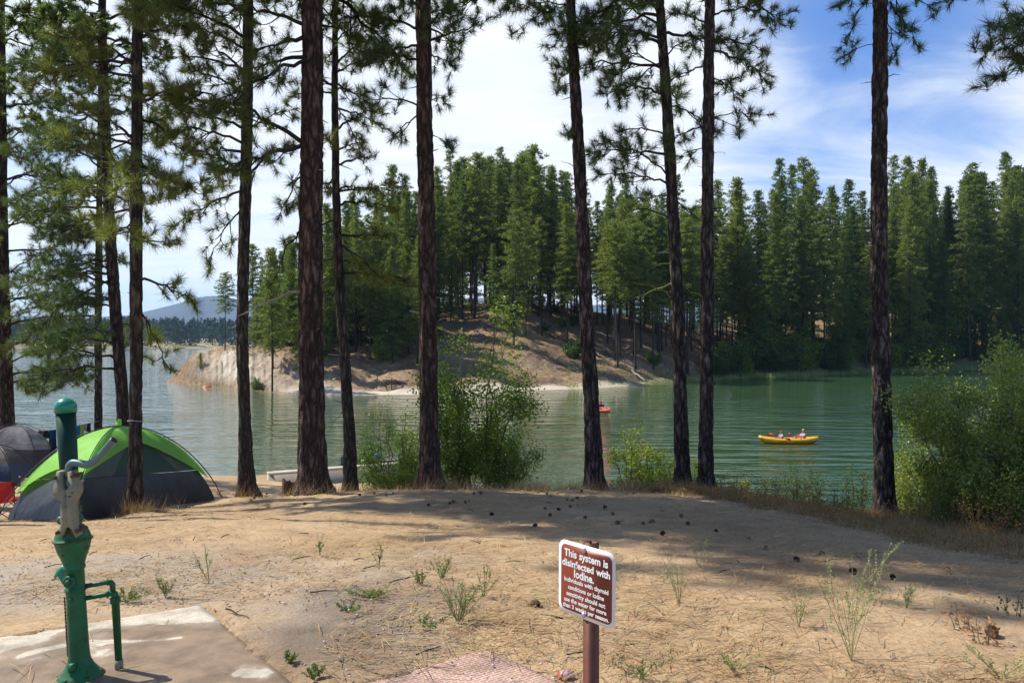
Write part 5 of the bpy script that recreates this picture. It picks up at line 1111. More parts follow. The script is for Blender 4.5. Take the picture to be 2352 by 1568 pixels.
def skin_body(verts, edges, radii, root, name, m, rootv=0):
    me = bpy.data.meshes.new(name); me.from_pydata([tuple(v) for v in verts], edges, []); o = bpy.data.objects.new(name, me); COL.objects.link(o)
    md = o.modifiers.new('s', 'SKIN'); 
    for v, r in zip(me.skin_vertices[0].data, radii): v.radius = (r, r) if np.isscalar(r) else r
    me.skin_vertices[0].data[rootv].use_root = True
    ms = o.modifiers.new('u', 'SUBSURF'); ms.levels = 2; ms.render_levels = 2
    dg = bpy.context.evaluated_depsgraph_get(); ev = o.evaluated_get(dg); m2 = bpy.data.meshes.new_from_object(ev); m2.materials.clear(); m2.materials.append(m)
    for p in m2.polygons: p.use_smooth = True
    bpy.data.objects.remove(o); o2 = bpy.data.objects.new(name, m2); COL.objects.link(o2); o2.parent = root; return o2
M['skin'] = m_plain('skin', (.50, .24, .16), .6, var=.06, bmp=0); M['hair_b'] = m_plain('hair_blond', (.42, .30, .16), .8, bmp=0); M['hair_r'] = m_plain('hair_brown', (.22, .07, .035), .8, bmp=0)
M['sh_w'] = m_cloth('shirt_white', (.62, .66, .74), .8, .1); M['vest_r'] = m_cloth('vest_red', (.42, .05, .02), .7, .05); M['vest_d'] = m_cloth('vest_dark', (.05, .06, .07), .7, .05); M['sh_r'] = m_cloth('shirt_red', (.20, .01, .02), .8, .05)
def person(label, loc, rz, s, shirt, vest, hair, hands):
    """seated figure facing +x; hands: two points (local) the palms hold"""
    root = bpy.data.objects.new('person', None); COL.objects.link(root); tag(root, label, 'person'); root['_o'] = (0, 0, 0)
    S = s; hl, hr_ = [np.array(h) for h in hands]
    sh = [np.array([-.06, .17, .47]), np.array([-.06, -.17, .47])]; el = [ (sh[i]+h)/2 + np.array([-.02, .07*(1 if i == 0 else -1), -.10]) for i, h in enumerate((hl, hr_))]
    V = [(0, 0, .09), (-.04, 0, .27), (-.06, 0, .43), (-.045, 0, .53), (-.03, 0, .60), (-.02, 0, .67), (-.02, 0, .735),
         sh[0], el[0], hl, sh[1], el[1], hr_, (.10, .10, .08), (.50, .13, .27), (.86, .11, .05), (.94, .11, .09), (.10, -.10, .08), (.50, -.13, .27), (.86, -.11, .05), (.94, -.11, .09)]
    E = [(0, 1), (1, 2), (2, 3), (3, 4), (4, 5), (5, 6), (2, 7), (7, 8), (8, 9), (2, 10), (10, 11), (11, 12), (0, 13), (13, 14), (14, 15), (15, 16), (0, 17), (17, 18), (18, 19), (19, 20)]
    rr = [(.13, .11), (.115, .10), (.125, .10), .05, .075, .088, .06, .055, .04, .028, .055, .04, .028, .085, .06, .04, .035, .085, .06, .04, .035]
    bd = skin_body([np.array(v)*S for v in V], E, [tuple(S*np.array(r)) if not np.isscalar(r) else r*S for r in rr], root, 'body', M['skin'])
    # fingers, nose, ears joined to the body surface as one mesh
    mb = MB()
    for i, h in enumerate((hl, hr_)):
        d = unit(h-el[i]); sd = unit(np.cross(d, [0, 0, 1.])); up = np.cross(sd, d)
        for k, ln in enumerate((.07, .08, .075, .06)):
            q = h+d*.02+sd*(k-1.5)*.019; mb.tube(np.array([q, q+d*ln*.5+up*.004, q+d*ln*.75-up*.02, q+d*ln*.6-up*.04])*S, np.array([.0095, .009, .008, .007])*S, 6)
        q = h+sd*.03; mb.tube(np.array([q, q+sd*.02+d*.025-up*.01, q+sd*.01+d*.05-up*.03])*S, np.array([.011, .010, .008])*S, 6)
    mb.ell(np.array([.078, 0, .655])*S, np.array([.02, .014, .02])*S, 8, 6)
    for sg in (1, -1): mb.ell(np.array([-.025, sg*.088, .66])*S, np.array([.02, .01, .028])*S, 8, 6)
    me2 = mb.mesh('x', [M['skin']], smooth=True); bm_o = bpy.data.objects.new('x', me2)
    import bmesh
    bm = bmesh.new(); bm.from_mesh(bd.data); bm.from_mesh(me2); bm.to_mesh(bd.data); bm.free(); bpy.data.objects.remove(bm_o)
    for p in bd.data.polygons: p.use_smooth = True
    mb = MB()
    for sg in (1, -1): mb.ell(np.array([.062, sg*.033, .685])*S, np.array([.012, .013, .009])*S, 8, 6)
    mb.ell(np.array([.066, 0, .618])*S, np.array([.012, .026, .006])*S, 8, 6); mb.build('face', M['hair_r'], root, smooth=True)
    mb = MB(); mb.ell(np.array([-.038, 0, .715])*S, np.array([.098, .094, .085])*S, 14, 9); mb.build('hair', M[hair], root, smooth=True)
    mb = MB(); th = np.arange(20)*2*PI/20
    sec = [(.07, .155, .15, 0), (.16, .145, .125, -.02), (.28, .14, .125, -.04), (.40, .165, .135, -.055), (.47, .185, .12, -.06), (.52, .11, .09, -.055), (.54, .065, .065, -.05)]
    Vv = np.array([[[cx_+dx*math.cos(t), w_*math.sin(t), z] for t in th] for z, w_, dx, cx_ in sec])*S; i = np.arange(len(sec)-1)[:, None]*20; j = np.arange(20)[None]; j2 = (j+1) % 20
    mb.add(Vv.reshape(-1, 3), Q=np.stack([i+j, i+j2, i+20+j2, i+20+j], -1).reshape(-1, 4)); mb.build('vest' if vest else 'shirt', M[vest or shirt], root, smooth=True)
    for i in (0, 1):
        mb = MB(); e2 = sh[i]*.25+el[i]*.75; mb.tube(np.array([sh[i]-[0, (.03 if i == 0 else -.03), 0], sh[i]*.6+el[i]*.4, e2])*S, np.array([.078, .074, .066])*S, 12); mb.build('sleeve', M[shirt], root, smooth=True)
    root.location = loc; root.rotation_euler = (0, 0, rz); return root
def paddle(label, a, e, m_blade, lb=.34, wb_=.10, flat=None):
    a = np.asarray(a, float); e = np.asarray(e, float); root = thing('paddle', label, 'paddle', a); d = unit(e-a)
    mb = MB(); mb.tube([a, e], .014, 8); mb.build('shaft', M['pole'], root, smooth=True)
    for p, s in ((a, -1), (e, 1)):
        sd = unit(np.cross(d, flat if flat is not None else [0, 1., 0])); out_ = []; 
        for t_, w_ in ((0, .02), (.2, .07), (.6, .10), (.9, .09), (1, .05)): out_.append(p+d*s*lb*t_+sd*wb_*w_*10)
        for t_, w_ in ((1, .05), (.9, .09), (.6, .10), (.2, .07), (0, .02)): out_.append(p+d*s*lb*t_-sd*wb_*w_*10)
        mb = MB(); n_ = unit(np.cross(d, sd)); mb.prism(out_, n_, .012); mb.build('blade', M[m_blade], root)
    return root
M['ky'] = m_plain('kayak_yellow', (.86, .46, .02), .35, var=.08, bmp=0); M['ko'] = m_plain('kayak_orange', (.72, .26, .015), .4, var=.1, bmp=0); M['kr'] = m_plain('kayak_red', (.62, .035, .03), .3, bmp=0); M['blade_r'] = m_plain('blade_red', (.75, .05, .05), .35, bmp=0); M['blade_w'] = m_plain('blade_white', (.8, .82, .85), .3, bmp=0)
M['kd'] = m_plain('stripe_dark', (.12, .06, .03), .5, bmp=0)
kY = 44.6; kx = (1811.5-CX)/K*kY; kk = thing('inflatable_kayak', 'yellow and orange inflatable two seat kayak crossing the green cove', 'kayak', (kx, kY, WZ))
HLn = 1.64
def kp(x, sgn, w_=.33): return np.array([kx+x, kY+sgn*w_*(1-abs(x/HLn)**3.2), WZ+.17+(.22 if x < 0 else .16)*abs(x/HLn)**3.5])
for sg in (-1, 1):
    mb = MB(); xs_ = np.linspace(-HLn, HLn, 30); mb.tube([kp(x, sg) for x in xs_], np.interp(np.abs(xs_), [0, 1.2, HLn], [.13, .125, .07]), 14); mb.build('side_tube', M['ky'], kk, smooth=True)
mb = MB(); secs = []
for x in np.linspace(-HLn*.93, HLn*.95, 17):
    w_ = .40*(1-abs(x/HLn)**3)+.05; zz_ = WZ+.16+.12*abs(x/HLn)**3.5; secs.append(np.array([[kx+x, kY+w_*math.sin(a), zz_-.25*math.cos(a)*(1-.3*abs(x/HLn)**3)] for a in np.linspace(-PI/2, PI/2, 9)]))
loft(mb, secs); mb.build('lower_hull', M['ko'], kk, smooth=True)
mb = MB(); xs_ = np.linspace(.1, 1.1, 10); mb.tube([kp(x, -1)+[0, -.15, -.02] for x in xs_], .02, 6); xs_ = np.linspace(-.75, -.3, 6); mb.tube([kp(x, -1)+[0, -.15, -.03] for x in xs_], .016, 6); mb.build('side_stripe', M['kd'], kk)
for sx2 in (-1.35, 1.38): mb = MB(); mb.ell((kx+sx2, kY, WZ+.33), (.24, .12, .06)); mb.build('end_cover', M['ky'], kk, smooth=True)
person('child in a white shirt and dark vest in the front seat of the yellow kayak', (kx-.42, kY, WZ+.10), PI, .78, 'sh_w', 'vest_d', 'hair_r', [(.42, .16, .33), (.36, -.20, .26)])
person('fair haired person in a red vest in the rear seat of the yellow kayak', (kx+.80, kY, WZ+.08), PI, .92, 'sh_w', 'vest_r', 'hair_b', [(.42, .16, .36), (.40, -.18, .34)])
paddle('dark shafted paddle with red blades dipping beside the yellow kayak', (kx-.66, kY+.45, WZ+.40), (kx-.34, kY-.42, WZ+.34), 'blade_r', .42, .10, [0, 1., .3])
paddle('dark shafted paddle held level by the rear kayaker', (kx+.38, kY+.75, WZ+.42), (kx+.42, kY-.15, WZ+.44), 'blade_r', .3, .08)
rY = 64.5; rx = (1376-CX)/K*rY; rk = thing('sit_in_kayak', 'red kayak half hidden behind the trunk right of the leafy tree', 'kayak', (rx, rY, WZ)); dr = np.array([math.cos(1.2), -math.sin(1.2)*1, 0]); mb = MB(); secs = []
for t_ in np.linspace(-1, 1, 15):
    w_ = .32*(1-abs(t_)**2.5)+.01; c_ = np.array([rx, rY, WZ])+dr*1.35*t_+[.25, 0, 0]; nr = np.array([dr[1], -dr[0], 0]); secs.append(np.array([c_+nr*w_*math.cos(a)+np.array([0, 0, .12+.10*abs(t_)**2+(.16*math.sin(a))]) for a in np.linspace(0, 2*PI, 13)]))
loft(mb, secs); mb.build('hull', M['kr'], rk, smooth=True); mb = MB(); c_ = np.array([rx+.25, rY, WZ+.285]); mb.ell(c_, (.22, .3, .03)); mb.build('cockpit', M['black'], rk)
person('paddler in a dark red shirt in the red kayak behind the trunk', (rx+.14, rY, WZ+.12), -1.2, .95, 'sh_r', 'sh_r', 'hair_r', [(.42, .20, .33), (.36, -.18, .3)])
paddle('paddle with pale blades at the red kayak, one blade past the trunk', (rx-.5, rY+.3, WZ+.45), (rx+.62, rY-.5, WZ+.36), 'blade_w', .42, .1, [0, 0.3, 1.])
# ring boat on the far point
rp_ = penp(475, 100.5); mb = MB(); a = np.linspace(0, 2*PI, 22); cc3 = rp_+[0, 0, .25]; mb.tube([cc3+[.45*math.cos(t_), .32*math.sin(t_), .06*math.cos(t_)] for t_ in a], .17, 10, cap=False); M['orr'] = m_plain('ring_orange', (.75, .10, .03), .4, bmp=0)
rg = thing('inflatable_raft', 'small orange inflatable raft pulled up at the foot of the bluff', 'raft', rp_); mb.build('tube', M['orr'], rg, smooth=True); mb = MB(); mb.ell(cc3-[0, 0, .12], (.42, .3, .03)); mb.build('floor', M['kr'], rg)
# broken timber frame on the far beach
fb = penp(893, 89.5); fr_ = thing('timber_frame', 'broken brown timber frame lying on the far sandy beach', 'timber frame', fb)
for x, y, h in ((-1.35, 0, 1.35), (-.3, .1, 1.0), (.3, 0, 1.2), (1.1, .2, .8)): mb = MB(); mb.tube([fb+[x, y, -.1], fb+[x+.05, y, h]], .055, 6); mb.build('post', M['bark_far'], fr_)
mb = MB()
for i in range(9): mb.box(fb+[.1+.06*i, -.1, .95-.07*i], (1.7, .07, .05), .02, rx=.0)
mb.build('slat_panel', M['bark_far'], fr_); 
for a0, a1 in (((-1.35, 0, 1.1), (-.4, 0, .15)), ((.5, 0, 1.0), (1.8, 0, .15)), ((-.4, 0, .12), (2.1, .1, .22))): mb = MB(); mb.tube([fb+a0, fb+a1], .05, 6); mb.build('rail', M['bark_far'], fr_)

# ------------------------------------------------------------------ shrubs near the bank
def G(px, Y, dz=0): b_ = gnd(px, Y); b_[2] += dz; return b_
shrub('leafy_tree', 'tall airy young broadleaf tree with bright leaves, between two pines in the middle', 'tree', G(1100, 18.6), 4.75, 1.7, 1.3, 15000, 'leaf', .08, .045, 8, .2, lean=(.01, 0), clump=.42, thick=.03, gap=.47, shape=.95)
shrub('shrub', 'dense dark shrub standing left of the second thickest pine', 'shrub', G(905, 19.5), 2.6, 1.3, 1.0, 10500, 'leaf', .06, .032, 12, .1, clump=.22, gap=.42)
shrub('shrub', 'low dark thicket at the foot of the airy young tree', 'shrub', G(1160, 17.8), 1.6, 1.1, .8, 6500, 'leaf', .055, .03, 12, .05, clump=.2)
shrub('shrub', 'thin dark shrub right beside the second thickest pine trunk', 'shrub', G(1050, 18.2), 2.3, .75, .7, 6500, 'leaf', .055, .03, 9, .08, clump=.2, gap=.35)
shrub('shrub', 'low bright yellow green shrub left of the second thickest pine', 'shrub', G(912, 17.2), .62, .50, .4, 2200, 'leaf_y', .065, .036, 10, .0, clump=.12)
shrub('shrub', 'sparse spindly sapling with yellow green leaves left of the close pair of pines', 'shrub', G(1450, 17.6), 2.15, .55, .5, 1700, 'leaf_y', .065, .035, 6, .2, clump=.14, gap=.3)
shrub('shrub', 'bushy bright shrub filling the gap left of the close pair of pines', 'shrub', G(1500, 17.3), 1.25, .75, .5, 4800, 'leaf_y', .06, .032, 11, .0, clump=.16)
shrub('shrub', 'small light green shrub in the gap of the close pair of pines', 'shrub', G(1590, 17.5), 1.3, .3, .3, 1100, 'leaf_y', .06, .032, 5, .1, clump=.13)
shrub('shrub', 'thin willowy shrub on the bank in front of the kayak', 'shrub', G(1848, 16.6), 1.35, .55, .4, 2400, 'leaf_g', .05, .024, 9, .05, clump=.15)
shrub('shrub', 'thin willowy shrub just left of the lone bare trunk', 'shrub', G(1972, 16.2), 1.3, .42, .4, 1900, 'leaf_g', .05, .024, 8, .05, clump=.15)
shrub('shrub', 'low leafy sprig right of the close pair of pines', 'shrub', G(1705, 16.6), .6, .5, .3, 900, 'leaf_y', .05, .026, 7, .0, clump=.1)
shrub('shrub', 'rounded yellow green shrub between the lone bare trunk and the big bush', 'shrub', G(2105, 16.6), 2.3, .8, .7, 14000, 'leaf_w', .055, .026, 14, .05, clump=.18)
shrub('willow_bush', 'big dense leafy bush filling the right edge beside the water', 'bush', G(2290, 14.6), 3.6, 2.05, 1.6, 66000, 'leaf_w', .07, .034, 34, .03, clump=.28, thick=.018, gap=.5, shape=.7)
shrub('willow_bush', 'lower dark bush in front of the big one at the right edge', 'bush', G(2350, 13.3), 2.0, 1.1, .8, 17000, 'leaf_w', .06, .03, 18, .05, clump=.2, gap=.45)
shrub('shrub', 'low leafy mound at the left foot of the big right bush', 'shrub', G(2200, 14.0), 1.1, .8, .5, 6000, 'leaf_w', .05, .024, 12, .0, clump=.16)
k_ = 0
for px, Y, h in [(1600, 15.4, .3), (1680, 15.2, .42), (1725, 15.0, .38), (1770, 15.3, .5), (1820, 15.0, .55), (1905, 14.8, .42), (1945, 14.8, .5), (2075, 14.1, .45), (2130, 13.8, .5), (2180, 13.3, .5), (2240, 12.9, .6), (2300, 12.6, .65), (1650, 15.7, .36), (1560, 15.6, .25), (2340, 12.2, .5), (1500, 15.7, .28), (1440, 15.8, .25)]:
    shrub('dry_shrub', 'rusty dry leafed low shrub in the band along the bank edge', 'shrub', G(px+R.uniform(-8, 8), Y), h*1.25, .5, .35, 520, 'dryleaf' if k_ % 3 else 'leaf_g', .04, .02, 10, .0, group='dry shrubs along the bank edge', clump=.09, thick=.005); k_ += 1
for px, py, h, lab in [(2265, 1475, .17, 'small rusty leafed seedling beside the pine cone at the lower right'), (2215, 1440, .14, 'small reddish seedling left of the lone pine cone, lower right'), (2330, 1415, .18, 'green leafed seedling at the right edge, lower right')]:
    shrub('seedling', lab, 'seedling', on_ground(px, py), h, .10, .08, 60, 'leaf_g' if 'green' in lab else 'dryleaf', .03, .016, 5, .1, clump=.03, thick=.003)

# foreground weeds
def weed(name, label, base, H, W_, nst, m, leaf=.012, nl=300, group=None, fork=3, thick=.0022, lean=0, tipw=.0):
    base = np.asarray(base, float); root = thing(name, label, 'weed', base, group); sb = MB(); pos = []
    for i in range(nst):
        az = R.uniform(0, 2*PI); sp = R.uniform(.2, 1)*W_; h = H*R.uniform(.6, 1)
        tip = base+[math.cos(az)*sp+lean*h, math.sin(az)*sp*.7, h]; mid = base*.5+tip*.5+np.array([math.cos(az)*sp*.12, 0, .06*H])*-1+R.normal(size=3)*.02*H; t = np.linspace(0, 1, 9)[:, None]
        p = (1-t)**2*(base-[0, 0, .01])+2*t*(1-t)*mid+t*t*tip; sb.tube(p, np.linspace(thick, thick*.4, 9), 4, cap=False)
        for k in range(fork):
            q = R.uniform(.25, .9); s0 = np.array([np.interp(q, t[:, 0], p[:, a]) for a in range(3)]); d_ = unit(unit(tip-base)+R.normal(size=3)*.55); l = H*R.uniform(.12, .35)
            pp = np.array([s0, s0+d_*l*.5+[0, 0, .02*H], s0+d_*l+[0, 0, .08*H]]); sb.tube(pp, [thick*.6, thick*.5, thick*.3], 3, cap=False)
            for u in R.uniform(.2, 1, 10): pos.append(s0+(pp[2]-s0)*u)
            if tipw: 
                for u in np.linspace(.4, 1, 9): pos += [s0+(pp[2]-s0)*u]*3
        for u in R.uniform(.15, 1, 14): pos.append([np.interp(u, t[:, 0], p[:, a]) for a in range(3)])
    pos = np.array(pos); k = max(1, nl//len(pos)); lb = MB(); pp = np.repeat(pos, k, 0)
    leaves(lb, pp, leaf, leaf*.4, droop=-.5); sb.build('stems', M[m], root); lb.build('leaves', M[m], root); return root
weed('tall_weed', 'tall pale stalky weed with knobbly forked tips at the lower right', on_ground(1955, 1515), .60, .42, 8, 'weed_p', .012, 1000, fork=5, thick=.002, tipw=1)
w2 = [(1052, 1430, .26, .22, 16, 'weed', 'bushy green weed in the middle of the bare ground, tallest of its patch'), (1015, 1328, .17, .14, 9, 'weed', 'small green weed behind the bushy one in the bare ground'), (968, 1345, .10, .10, 8, 'weed', 'tiny green sprig left of the small weed in the bare ground'),
      (380, 1368, .11, .10, 9, 'weed', 'small weed at the gravel just beyond the concrete pad'), (480, 1335, .26, .16, 4, 'weed', 'wispy two stemmed weed beyond the concrete pad'), (735, 1275, .16, .05, 4, 'weed', 'single thin weed standing in the bare sand'),
      (1560, 1390, .33, .12, 5, 'weed_p', 'thin pale stalk right of the sign'), (1605, 1300, .22, .08, 4, 'weed_p', 'short pale stalk at the shade edge right of the sign'), (1835, 1440, .30, .14, 5, 'weed_p', 'thin pale weed left of the tall knobbly one'),
      (2080, 1400, .18, .14, 6, 'weed_p', 'pale weed at the shade edge right of the tall knobbly one'), (1470, 1560, .13, .2, 8, 'weed', 'low weed at the bottom edge right of the sign post'), (1690, 1545, .12, .15, 7, 'weed_p', 'straw coloured weed near the bottom right of the sign'),
      (860, 1375, .08, .22, 16, 'weed', 'flat mat of small green weeds left of the bushy one'), (290, 1380, .07, .20, 16, 'weed', 'flat green weed patch between the pump outlet and the gravel'), (975, 1445, .06, .2, 10, 'weed', 'flat trailing weed in front of the bushy one'), (720, 1560, .06, .08, 10, 'weed', 'tiny green tuft at the bottom edge between the two pads'),
      (665, 1522, .05, .06, 8, 'weed', 'tiny green tuft beside the corner of the concrete pad'), (870, 1300, .16, .06, 4, 'weed', 'thin weed with one leaning stem left of the small weed'), (1110, 1372, .2, .12, 5, 'weed', 'spindly weed right of the bushy one'), (2300, 1560, .14, .25, 9, 'weed_p', 'pale grassy weed in the bottom right corner'), (800, 1405, .05, .12, 8, 'weed', 'tiny flat sprig at the damp patch')]
for px, py, h, w_, n_, m_, lab in w2: weed('weed', lab, on_ground(px, py), h, w_, n_, m_, .014, 260+n_*22, thick=.0018)

# pine cones
def cone_proto():
    mb = MB(); n = 130; ga = 2.39996
    for i in range(n):
        t = i/n; z = (t-.5)*.085; r = .032*math.sin(PI*min(1, t*.92+.10))**.7; a = i*ga; c, s = math.cos(a), math.sin(a)
        p = np.array([c*r*.35, s*r*.35, z]); q = np.array([c*r*1.25, s*r*1.25, z+.010]); sd = np.array([-s, c, 0])*.0085
        mb.add([p-sd*.6, p+sd*.6, q+sd, q-sd, q+np.array([0, 0, .004])], T=[[3, 2, 4]], Q=[[0, 1, 2, 3]])
    mb.ell((0, 0, 0), (.016, .016, .042), 10, 8)
    return mb.build('pine_cone', M['cone'])
cpr = cone_proto(); first = True
cs = [(585, 735), (497, 747), (640, 700), (400, 757), (905, 700), (945, 704), (962, 716), (993, 702), (1052, 762), (1000, 776), (935, 772), (1085, 724), (1120, 815), (958, 801), (1270, 838), (1385, 842), (1420, 836), (1475, 890), (85, 709), (150, 703), (207, 711), (238, 701), (1105, 692), (1060, 734), (1342, 702), (610, 701), (1245, 795), (1560, 806), (570, 742), (512, 740)]
cs = [(784+.5*x, 784+.5*y) for x, y in cs] + [(1720, 1243), (1888, 1276), (2175, 1312), (577, 1150), (612, 1135), (585, 1146), (1500, 1200), (1580, 1205), (1645, 1222), (1760, 1262), (1390, 1168), (1302, 1150), (1228, 1210), (1130, 1184), (700, 1160), (1830, 1290), (1960, 1318), (2050, 1330)]
for i, (px, py) in enumerate(cs + [(2278, 1458), (1228, 1395)]):
    p = on_ground(px, py); o = cpr if i == 0 else cpr.copy()
    if i: COL.objects.link(o)
    s = R.uniform(.5, .72); o.scale = (s, s, s); o.location = (p[0], p[1], p[2]+.028*s); o.rotation_euler = (R.uniform(1.1, 1.9), R.uniform(-.4, .4), R.uniform(0, 6.28))
    if i < len(cs): tag(o, 'brown open pine cone lying on the needle covered ground along the bank', 'pine cone', 'pine cones along the bank')
    elif i == len(cs): tag(o, 'lone large pine cone among seedlings at the lower right', 'pine cone'); o.scale = (.85, .85, .85); del o['group']
    else: tag(o, 'weathered broken pine cone alone on the bare ground left of the sign', 'pine cone'); del o['group']

# ------------------------------------------------------------------ litter, grass, gravel
def litter():
    N = 90000; y = 2.6 + R.uniform(0, 1, N)**1.25*14.5; x = (R.uniform(-.75, .75, N))*y
    dens = np.array([mn.fractal(Vector((a*.55, b*.55, 1)), 1, 2, 3) for a, b in zip(x, y)]); keep = R.uniform(0, 1, N) < np.clip(.42+.05*x+dens*.8+.12*(y > 9), .06, 1)
    keep &= ~((x < -1.0) & (y < 4.9) & (R.uniform(0, 1, N) > .03)); keep &= ~((quad_dist(x, y, *PADB) > .04) & (R.uniform(0, 1, N) > .03)); x, y = x[keep], y[keep]; n = len(x)
    z = g(x, y)+.014+R.uniform(0, .006, n); a = R.normal(.15, .9, n); L = R.uniform(.07, .17, n)*(1+y*.05); w_ = .0024+.0004*y
    d = np.stack([np.cos(a), np.sin(a), R.normal(0, .05, n)], -1); s = np.stack([-np.sin(a), np.cos(a), 0*a], -1)*w_[:, None]/2; p = np.stack([x, y, z], -1); c_ = d*L[:, None]
    V = np.stack([p-s, p+s, p+c_*.5+s+[0, 0, .004], p+c_*.5-s+[0, 0, .004], p+c_+s*.4, p+c_-s*.4], 1); i = np.arange(n)*6
    h = n//2
    for k, (lo, hi_) in enumerate(((0, h), (h, n))):
        mb = MB(); VV = V[lo:hi_]; i = np.arange(hi_-lo)*6; mb.add(VV.reshape(-1, 3), Q=np.concatenate([np.stack([i, i+1, i+2, i+3], -1), np.stack([i+3, i+2, i+4, i+5], -1)]))
        tag(mb.build('needle_litter', M[['straw', 'straw_r'][k]]), ['golden', 'reddish'][k]+' fallen pine needles strewn over the sandy ground', 'pine needles', kind='stuff')
litter()
def gravel():
    N = 9000; y = 2.8+R.uniform(0, 1, N)*9; x = R.uniform(-.75, .6, N)*y; gz = 1.4*np.exp(-((x+2.6)/1.9)**2-((y-5.7)/1.1)**2)+1.0*np.exp(-((x+.9)/.8)**2-((y-4.5)/.7)**2)+.10
    k = R.uniform(0, 1, N) < gz; k &= ~((x < -1.0) & (y < 4.7)); x, y = x[k], y[k]; z = g(x, y)+.012; r = R.uniform(.003, .011, len(x)); mb = MB(); base = np.array([[1, 0, 0], [-1, 0, 0], [0, 1, 0], [0, -1, 0], [0, 0, .8], [0, 0, -.6]])
    V = np.stack([x, y, z], -1)[:, None]+base[None]*r[:, None, None]*R.uniform(.6, 1.3, (len(x), 6, 1)); f = np.array([[0, 2, 4], [2, 1, 4], [1, 3, 4], [3, 0, 4], [2, 0, 5], [1, 2, 5], [3, 1, 5], [0, 3, 5]])
    mb.add(V.reshape(-1, 3), T=(np.arange(len(x))[:, None, None]*6+f[None]).reshape(-1, 3)); tag(mb.build('gravel', M['peb']), 'small grey and tan pebbles strewn beyond the concrete pad', 'gravel', kind='stuff')
m_, nt_, o_ = mat('pebble'); gi = nt_.nodes.new('ShaderNodeNewGeometry'); rr_ = ramp(nt_, gi.outputs['Random Per Island'], [(0, (.16, .14, .125)), (.6, (.38, .33, .28)), (1, (.62, .58, .52))]); bs = nd(nt_, 'ShaderNodeBsdfPrincipled', Roughness=.85); lk(nt_, rr_.outputs[0], bs.inputs['Base Color']); lk(nt_, bs.outputs[0], o_.inputs[0]); M['peb'] = m_
gravel()
def grass():
    mb = MB(); mb2 = MB(); px = R.uniform(780, 2360, 5200); cy_ = np.interp(px, [640, 1000, 1500, 1650, 1850, 2050, 2360], [16.8, 16.6, 16.4, 16.3, 16.2, 15.0, 12.8]); Y = cy_+R.normal(0, .8, len(px))
    cl = np.array([mn.noise(Vector((a*.012, b*1.2, 4))) for a, b in zip(px, Y)]); k = (cl+R.uniform(-.2, .2, len(px))) > np.where(px > 1550, -.15, .05); px, Y = px[k], Y[k]; x = (px-CX)/K*Y
    pos = np.stack([x, Y, g(x, Y)-.01], -1); pos = np.repeat(pos, 5, 0)+R.normal(size=(len(pos)*5, 3))*[.04, .04, 0]; h = R.uniform(.08, .34, len(pos))
    blades(mb, pos, R.normal(size=pos.shape)*.32+[.05, 0, 1], h, .008)
    for (bx_, Yb, n_, w_) in ((302, 13.0, 260, .26), (340, 13.1, 200, .4), (1375, 16.3, 420, .4), (1000, 15.6, 260, .4), (567, 15.4, 160, .25), (720, 14.1, 200, .45), (1600, 16.0, 200, .4), (2040, 15.0, 220, .4), (805, 17.3, 200, .4), (670, 14.7, 90, .2)):
        c_ = gnd(bx_, Yb); q = c_+R.normal(size=(n_, 3))*[w_*.6, w_*.3, 0]; q[:, 2] = g(q[:, 0], q[:, 1])-.01; d_ = R.normal(size=q.shape)*.45+[.25, -.1, .8]; blades(mb, q, d_, R.uniform(.12, .42, n_), .006)
    tag(mb.build('dry_grass', M['straw']), 'tufts of dry straw coloured grass along the bank and round the trunks', 'grass', kind='stuff')
    N = 7500; px = R.uniform(1500, 2400, N); hiY = np.interp(px, [1480, 1850, 2050, 2360], [16.0, 15.8, 15.0, 13.2]); loY = np.interp(px, [1500, 1700, 1900, 2100, 2400], [15.2, 13.0, 10.5, 9.0, 7.2]); Y = loY+(hiY-loY)*R.uniform(0, 1, N)**.62; cl_ = np.array([mn.noise(Vector((a_*.02, b_*1.1, 11))) for a_, b_ in zip(px, Y)]); kk_ = cl_ > -.22+.0*px; px, Y = px[kk_], Y[kk_]; N = len(px); x = (px-CX)/K*Y; pos = np.stack([x, Y, g(x, Y)], -1); pos = np.repeat(pos, 4, 0)+R.normal(size=(N*4, 3))*[.05, .05, .04]; pos[:, 2] += .05
    leaves(mb2, pos, .04, .02); q_ = np.repeat(pos[::2], 3, 0)+R.normal(size=(len(pos[::2])*3, 3))*[.07, .07, .01]; q_[:, 2] = g(q_[:, 0], q_[:, 1]); mb3 = MB(); blades(mb3, q_, R.normal(size=q_.shape)*.6+[0, 0, .8], R.uniform(.06, .24, len(q_)), .008); M['bankgrass'] = m_foliage('bankgrass', (.24, .17, .085), (.40, .31, .16), .2, 2, .7, tc=(1.2, 1, .7)); tag(mb3.build('dry_grass', M['bankgrass']), 'thin reddish dry grass covering the shaded bank at the right', 'grass', kind='stuff'); tag(mb2.build('ground_cover', M['dryleaf']), 'rusty low leafy ground cover on the shaded bank at the right', 'ground cover', kind='stuff')
grass()
def sticks():
    mb = MB(); n = 90; y = 3+R.uniform(0, 1, n)**1.1*14; x = R.uniform(-.6, .66, n)*y
    for a, b in zip(x, y):
        if (a < -.9 and b < 4.9) or (quad_dist(np.array([a]), np.array([b]), *PADB)[0] > 0): continue
        L_ = R.uniform(.04, .16)*(1+.03*b); th = R.uniform(0, PI); d = np.array([math.cos(th), math.sin(th), 0]); p = np.array([a, b, g1(a, b)+.012]); mb.tube([p, p+d*L_*.5+[0, R.uniform(-.02, .02), .006], p+d*L_], [.0045, .004, .002], 4)
    tag(mb.build('twig_litter', M['limb']), 'small dark twigs and bark bits scattered over the dirt', 'twigs', kind='stuff')
sticks()
